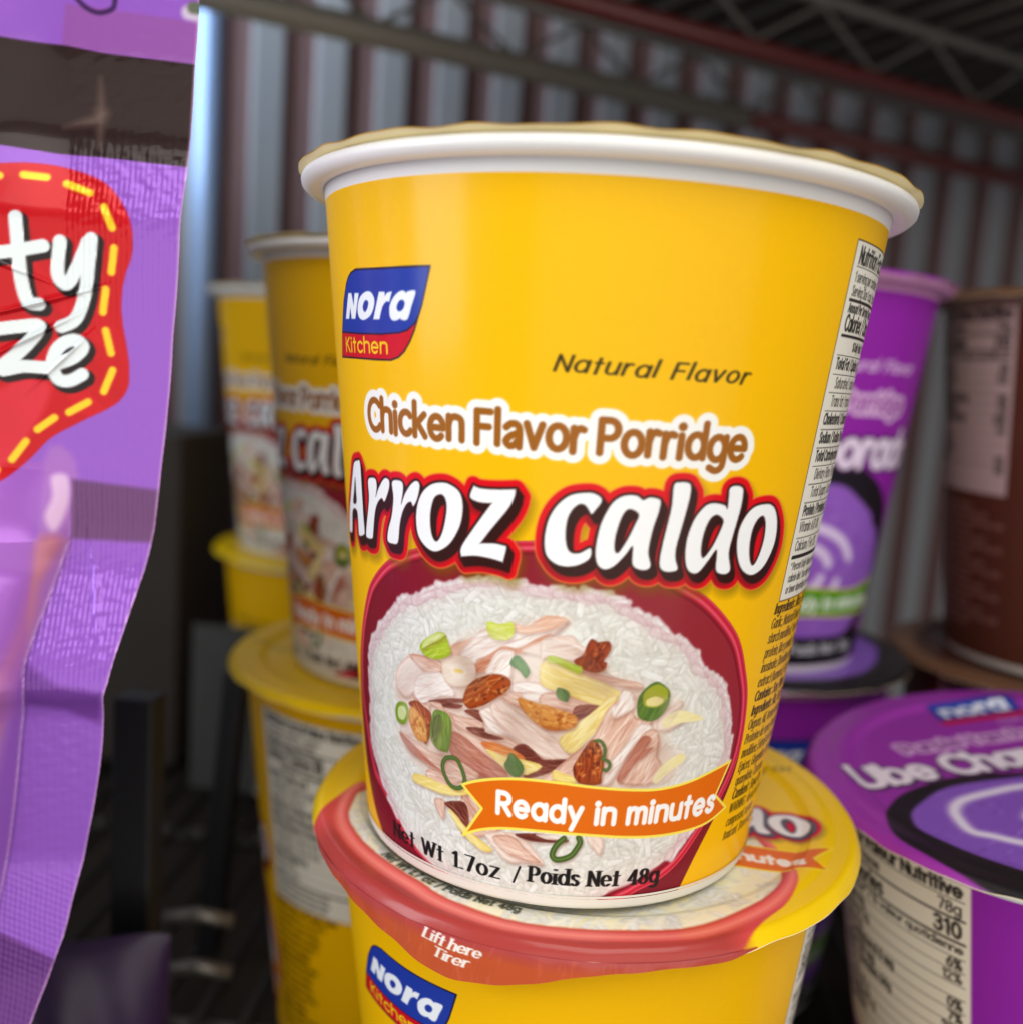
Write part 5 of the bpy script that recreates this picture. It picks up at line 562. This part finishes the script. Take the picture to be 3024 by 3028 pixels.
def purple_lid_art():
    rng = np.random.default_rng(4); a = Art(-51, 51, -51, 51, .2, S(158, 54, 172))
    B = [[-5.3,5.6],[-15.4,7.8],[-25.1,7],[-35,3.8],[-42.2,-2.5],[-45.6,-10.3],[-44.5,-18],[-42,-26],[-36.9,-36],[-20,-60],[20,-60],[37,-36],[44,-16],[44,-6],[38,2],[26,6],[10,6]]
    P = [[-6.5,4.1],[-15,4.6],[-24,4.2],[-31,1.2],[-37.3,-3.2],[-39.6,-9.6],[-38.3,-16.6],[-35.4,-23],[-30.3,-30],[-20,-37],[0,-40],[20,-37],[33,-26],[38,-14],[36,-4],[26,3],[10,4.5]]
    a.poly(B, S(34, 30, 34), soft=.3); a.poly(P, S(140, 92, 200), soft=.6); m = pmask(a, P)
    fibres(a, rng, m, (-40, 40, -40, 5), .4, 900, [S(156, 112, 218), S(112, 66, 176), S(178, 142, 232), S(132, 82, 196)], L=(.8, 3), r=(.15, .6), a=(.15, .4))
    for Q in ([[10, -6], [0, -1], [-9.7, .4], [-17, 0], [-24.6, -1.2], [-28.7, -4.2], [-30.5, -8.5], [-30.9, -12.2], [-28.6, -14.5], [-24, -19], [-14, -25], [4, -27]], [[8, -8], [-6, -5], [-14, -8], [-18, -12], [-12, -17], [0, -18]]):
        Q = catmull(Q, False); a.strokes([(u_, v_, 1.25, 1.25) for u_, v_ in zip(Q[:-1], Q[1:])], S(222, 200, 246), soft=1.6, a=.8); a.strokes([(u_, v_, .8, .8) for u_, v_ in zip(Q[:-1], Q[1:])], S(240, 232, 252), soft=.7)
    sg = text_segs('Ube Champorado', -40, 41, 8.9, 5.6, .95, slant=.05, gap=1.6, space=2.6); a.strokes([(p-[0, .5], q-[0, .5], c, d) for p, q, c, d in sg], S(70, 40, 84), grow=.7, soft=.8); a.strokes(sg, S(248, 238, 250), grow=.1, soft=.3)
    sg = text_segs('Purple Yam Porridge', -22, 26, 20.6, 2.7, .35, gap=1.6); a.strokes(sg, S(226, 178, 232), grow=1., soft=.3); a.strokes(sg, S(130, 50, 140))
    a.strokes(text_segs('Natural Flavor', 8, 30, 28.5, 1.3, .14, slant=.3), S(220, 180, 226))
    a.poly([[-4.5, 31.5], [17.5, 31.5], [20, 41.5], [-2, 41.5]], S(206, 20, 40), smooth=False, grow=.3); a.poly([[-4, 33.6], [18, 33.6], [20, 41.5], [-2, 41.5]], S(34, 60, 164), smooth=False, grow=.2)
    a.strokes(text_segs('nora', -1.5, 16.5, 35.4, 3.6, .75, slant=.15, gap=1.6), S(240, 246, 255), soft=.2)
    return a
def flat_lid_art(base, dark):
    a = Art(-51, 51, -51, 51, .5, base); a.poly([[-30, 8], [0, 12], [30, 8], [40, -12], [30, -34], [0, -42], [-30, -34], [-40, -12]], dark, soft=.6)
    a.strokes(text_segs('Champorado', -36, 36, 12, 5, .9, gap=1.6), S(236, 220, 200)); return a

def build_cup(name, art, lidart, tab, lrz=0., fl=-2.1):
    r = empty(name, Matrix.Identity(4)); sleeve(art, r); cup_shell(r); l = lid(lambda x, y: samp(lidart, x, y), tab, r, lrz, fl); return r
def copy_cup(src, M, lrz=None, **k):
    r = src.copy(); link(r); r.matrix_world = M
    def rec(o, p):
        for ch in [c for c in bpy.data.objects if c.parent == o]:
            c = ch.copy(); link(c, p); rec(ch, c)
            if lrz is not None and ch.name.startswith('lid') and 'under' not in ch.name: c.rotation_euler.z = lrz
    rec(src, r); return tag(r, **k)
def place(o, M, **k): o.matrix_world = M; return tag(o, **k)
def low_pose(C, rx, ry, rz):   # pose of a cup from the centre of its lid
    M = pose(C, rx, ry, rz); return M @ Matrix.Translation(Vector((0, 0, -105*MM)))
YG, PG, BG = 'yellow chicken porridge cups', 'purple yam porridge cups', 'brown porridge cups'
yl, yt = yellow_lid_art()
ycup = build_cup('porridge_cup', cup_art(DATA), yl, yt)
ycup.location = (0, 0, 0)
place(ycup, pose((0, 0, 0)), label='large sharp yellow chicken porridge cup on top of the front stack', cat='cup', group=YG)
copy_cup(ycup, low_pose((4.82, 8.73, -1.52), .03, -.024, .10), lrz=-.10, label='yellow cup with red lift-here tab under the large front cup', cat='cup', group=YG)
copy_cup(ycup, low_pose((-42.5, 95.5, -3.4), 0, 0, math.radians(-100)), lrz=math.radians(100+160), label='blurred yellow cup with nutrition panel carrying the cup behind left', cat='cup', group=YG)
copy_cup(ycup, low_pose((-106, 250, -4.2), 0, 0, math.radians(-40)), lrz=math.radians(200), label='faint far yellow cup at the bottom of the stack beside the post', cat='cup', group=YG)
for c in list(ycup.children):
    if c.name.startswith('lid'):
        for g in list(c.children): bpy.data.objects.remove(g)
        bpy.data.objects.remove(c)
lid(lambda x, y: samp(yl, x, y), None, ycup, math.radians(168), .5)
copy_cup(ycup, pose((-41.1, 93.5, -1.8), rz=math.radians(-42)), lrz=2.2, label='blurred yellow cup behind the front cup with its title cut to cal', cat='cup', group=YG)
copy_cup(ycup, pose((-111.3, 248, -2.7), rz=math.radians(-30)), lrz=2., label='faint far yellow cup next to the steel post', cat='cup', group=YG)
pa = variant_art(S(146, 38, 166), S(222, 186, 226), S(150, 60, 160), S(70, 20, 80), .25); pl = purple_lid_art()
pcup = build_cup('porridge_cup', pa, pl, None, fl=-1.2)
place(pcup, low_pose((101.34, 27.63, 3.17), .048, -.099, math.radians(-156)), label='purple yam cup with open view of its lid at the lower right', cat='cup', group=PG)
for c in pcup.children:
    if c.name.startswith('lid'): c.rotation_euler.z = math.radians(156+17.7)
copy_cup(pcup, pose((50.3, 127, 2.), rz=math.radians(19)), lrz=math.radians(150), label='tall blurred purple cup with green ribbon behind the front cup', cat='cup', group=PG)
copy_cup(pcup, low_pose((50.6, 128, 1.), 0, 0, math.radians(52)), lrz=math.radians(10), label='purple cup with blue logo beneath the green ribbon purple cup', cat='cup', group=PG)
ba = variant_art(S(92, 50, 36), S(196, 150, 130), S(110, 60, 40), S(50, 24, 16), .4, True)
bcup = build_cup('porridge_cup', ba, flat_lid_art(S(116, 82, 58), S(70, 36, 24)), None)
place(bcup, pose((150.5, 137, 2.6), rz=math.radians(-169)), label='brown cup with pale nutrition panel at the right edge', cat='cup', group=BG)
copy_cup(bcup, low_pose((151., 138, .8), 0, 0, math.radians(-120)), label='brown cup under the brown cup with the pale panel', cat='cup', group=BG)

def tint_rim(cup, m):
    for c in cup.children:
        if c.name.startswith('rim'): c.material_slots[0].link = 'OBJECT'; c.material_slots[0].material = m
RIMP = mat('mauve_rim', (196, 140, 186), rough=.5); RIMB = mat('tan_rim', (124, 100, 90), rough=.5)
for c_ in list(bpy.data.objects):
    if c_.get('category') == 'cup' and 'purple' in c_['label'] and 'lower right' not in c_['label']: tint_rim(c_, RIMP)
    if c_.get('category') == 'cup' and c_['label'].startswith('brown'): tint_rim(c_, RIMB)

# ---------------------------------------------------------------- purple snack bag
def bag():
    G = DATA['bag']; px = .2; a = Art(-190, 16, -140, 110, px, S(148, 90, 196)); rng = np.random.default_rng(2); one = np.ones((a.nv, a.nu), np.float32)
    def band(top, low, col):
        T, Lw = np.array(top), np.array(low); yt_ = np.interp(a.u, T[:, 0], T[:, 1]); yl_ = np.interp(a.u, Lw[:, 0], Lw[:, 1]); V = a.v[:, None]
        c = np.clip((yt_[None]-V)/px+.5, 0, 1)*np.clip((V-yl_[None])/px+.5, 0, 1); a.blend((slice(None), slice(None)), c, col)
    a.poly(G['tape'], S(150, 84, 156), smooth=False, a=.7, soft=.4)
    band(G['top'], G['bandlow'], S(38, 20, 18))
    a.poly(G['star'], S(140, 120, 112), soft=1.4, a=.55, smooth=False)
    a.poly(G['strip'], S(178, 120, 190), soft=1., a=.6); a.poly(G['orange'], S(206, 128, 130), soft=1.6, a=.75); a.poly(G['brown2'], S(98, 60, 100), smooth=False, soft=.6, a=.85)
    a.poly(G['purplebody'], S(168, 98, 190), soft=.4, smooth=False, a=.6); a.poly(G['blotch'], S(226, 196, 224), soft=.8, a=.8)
    a.poly(G['dark3'], S(104, 52, 138), soft=1.2, a=.8, smooth=False); a.poly(G['low'], S(92, 40, 112), soft=.5, smooth=False, a=.85)  # dark3 paints the shade of the cross fold into the film colour
    a.poly(G['red'], S(196, 6, 20), soft=.1); rm = pmask(a, G['red']); a.poly(G['pink'], S(226, 66, 84), soft=1., a=.6, mask=rm)
    fibres(a, rng, rm, (-85, 8, 0, 75), -.9, 60, [S(180, 6, 20), S(230, 30, 44)], L=(8, 22), r=(.5, 2.), a=(.1, .3))
    d = np.array(G['dash']).reshape(-1, 2, 2)
    for p, q in d: a.strokes([(p, q, .62, .62)], S(242, 206, 40), soft=.1)
    for dx, dy, col, w_ in ((.6, -.6, S(24, 14, 16), 1.35), (0, 0, S(228, 238, 240), 1.05)):
        for g in G['t']:
            Q = catmull(g, False); a.strokes([(p+[dx, dy], q+[dx, dy], w_, w_) for p, q in zip(Q[:-1], Q[1:])], col)
    h = np.array(G['hole'][0]); crl = catmull(G['crease'], False)
    a.strokes([(p+[.3, 0], q+[.3, 0], .2, .2) for p, q in zip(crl[:-1], crl[1:])], S(92, 44, 130), soft=.5, a=.6); a.strokes([(p, q, .1, .1) for p, q in zip(crl[:-1], crl[1:])], S(224, 186, 226), soft=.15, a=.8)  # shade and light edge of the crease painted as dark and pale strokes
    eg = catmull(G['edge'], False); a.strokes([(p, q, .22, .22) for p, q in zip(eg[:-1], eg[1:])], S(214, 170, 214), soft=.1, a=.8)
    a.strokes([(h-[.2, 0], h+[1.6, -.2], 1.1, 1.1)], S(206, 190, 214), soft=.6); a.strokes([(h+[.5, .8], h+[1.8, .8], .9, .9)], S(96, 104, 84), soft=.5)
    Q = catmull(G['hook'], False); a.strokes([(p, q, .35, .35) for p, q in zip(Q[:-1], Q[1:])], S(60, 30, 80), soft=.3)
    E = np.array(G['edge'])[::-1]; v = np.arange(-122, 92.6, .22); xr = np.interp(v, E[:, 1], E[:, 0]); xr += .03*np.sin(v*.6)+.015*np.sin(v*4.7)
    s = np.concatenate([np.linspace(-1.05, 0, 70)[:-1], np.linspace(0, 1, 420)]); X = -85+(xr[:, None]+85)*s[None]; Vv = np.repeat(v[:, None], len(s), 1)
    # relief: flat ribbed side seal, pillowed body, cross folds
    cr = np.array(G['crease'])[::-1]; xc = np.interp(v, cr[:, 1], cr[:, 0]); xc = np.where(v > cr[-1, 1], cr[-1, 0]+.0*(v-cr[-1, 1]), xc)
    db = X-xc[:, None]; kf = np.clip((cr[-1, 1]+12-v)/12, 0, 1)[:, None]; body = kf*np.where(db < 0, 1-np.exp(db/7.), 0)*7.+(1-kf)*np.where(db < 0, 1-np.exp(-(db/26)**2), 0)*6.
    knots = np.array([(93, 0), (72, .4), (60, -.6), (56, .2), (46, 2.6), (42, 2.2), (10, 0), (-4, -.6), (-10, .2), (-25, 7.8), (-29.5, 8.8), (-33, 7.0), (-60, 5.4), (-80, 7.5), (-122, 18)])[::-1]
    off = np.interp(v, knots[:, 0], knots[:, 1]); off = np.convolve(np.pad(off, 8, 'edge'), np.ones(17)/17, 'valid')
    seal = np.clip((db+1)/2, 0, 1); sf = lambda a_, b_: np.clip((Vv-a_)/5, 0, 1)*np.clip((b_-Vv)/5, 0, 1); bands = sf(28, 58)+sf(-32, 8)+np.clip((-60-Vv)/5, 0, 1)
    hsh = np.sin(Vv*2.9+1.3*np.sin(X*.9)) ; rib = (.03*np.sin(X*2*np.pi/.82+.5*np.sin(Vv*.7))*bands+.006*np.sin(X*2*np.pi/1.3))*seal*np.clip((64-Vv)/6, 0, 1)
    wrk = 0
    for _ in range(46):
        th_ = rng.uniform(0, np.pi); wl = rng.uniform(1.1, 3.4); wrk = wrk+np.sin((X*np.cos(th_)*.8+Vv*np.sin(th_)*1.3)*2*np.pi/wl+rng.uniform(0, 6.3))*wl
    wrk = wrk/14.; soft_ = lambda a_, b_: np.clip((Vv-a_)/4, 0, 1)*np.clip((b_-Vv)/4, 0, 1)
    rib += seal*(.032*wrk*(soft_(-30, -5)+.8*soft_(40, 58)+.25)+.02*np.sin(X*2*np.pi/.82)*soft_(-30, -5)+.02*np.sin((Vv+X*.4)*2*np.pi/1.1)*(Vv < -62))
    wr = sum(A_*np.sin(X*fx+Vv*fv+ph) for A_, fx, fv, ph in ((.5, .09, .05, 0), (.3, .17, -.11, 1.), (.18, .31, .16, 2.2), (.1, -.42, .37, .5)))*np.clip(-db/12, 0, 1)
    cr2 = sum(A_*np.exp(-np.abs((X-x0)*n0+(Vv-y0)*n1)/.3)*np.clip(1-np.abs((X-x0)*n1-(Vv-y0)*n0)/ln, 0, 1) for A_, x0, y0, n0, n1, ln in ((.9, -10, 32.5, -.32, .95, 14), (.7, -11, 27, -.5, .86, 12), (.6, -6, 24, -.7, .7, 9), (.5, 0, -14, .95, .2, 12), (.6, -20, 40, .3, .95, 20)))
    dep = -(off[:, None]+body*1.+rib+wr+cr2*1.)
    th = math.radians(10); P0 = np.array(DATA['bagP0']); E1 = np.array([math.cos(th), math.sin(th), 0]); N = np.array([-math.sin(th), math.cos(th), 0])
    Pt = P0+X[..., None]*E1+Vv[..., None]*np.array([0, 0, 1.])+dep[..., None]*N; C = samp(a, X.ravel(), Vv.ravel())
    r = empty('snack_bag', pose((-110, -14, -78)), label='purple foil bag with red stitched label along the left edge', cat='bag')
    inv = r.matrix_world.inverted(); o_ = np.array([-110, -14, -78.])
    n1, n2 = X.shape; body_r = X[:-1, :-1].ravel() < (xc[:-1, None]+0*X[:-1, :-1]).ravel(); V = (Pt-o_).reshape(-1, 3); F = grid_faces(n1, n2)
    bk = V.reshape(n1, n2, 3)[::20, ::20]*1; edge = np.clip(np.minimum(xr[::20][:, None]-X[::20, ::20], X[::20, ::20]+190), 0, 40)/40; bk = bk+N*(.25+22*np.sin(edge*np.pi/2)*np.where(edge > .3, 1, edge/.3))[..., None]
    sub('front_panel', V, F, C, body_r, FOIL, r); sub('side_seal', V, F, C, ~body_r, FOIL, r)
    mesh('back_panel', bk.reshape(-1, 3), grid_faces(*bk.shape[:2])[:, ::-1].copy(), mat('bag_back', (120, 66, 160), rough=.35), r)
bag()
# a dark purple pack low down in the gap
V = []; n = 40; t = np.linspace(0, 1, n)
X, Y = np.meshgrid(t, t); e = np.sin(X*np.pi)*np.sin(Y*np.pi); front = np.stack([X*46-23, -9*e**.5-1.5*np.sin(X*19+Y*5)*e, Y*50+.8*np.sin(X*9)], -1).reshape(-1, 3); back = front*[1, -1, 1]
pk = mesh('foil_pack', np.concatenate([front, back]), np.concatenate([grid_faces(n, n), grid_faces(n, n)[:, ::-1]+n*n]), mat('dark_purple_film', (44, 24, 62), rough=.5, coat=.05, noise=.3, nscale=30))
pk.matrix_world = pose((-108, 30, SH), rz=.25); tag(pk, 'dark purple foil pack standing behind the big purple bag', 'bag')
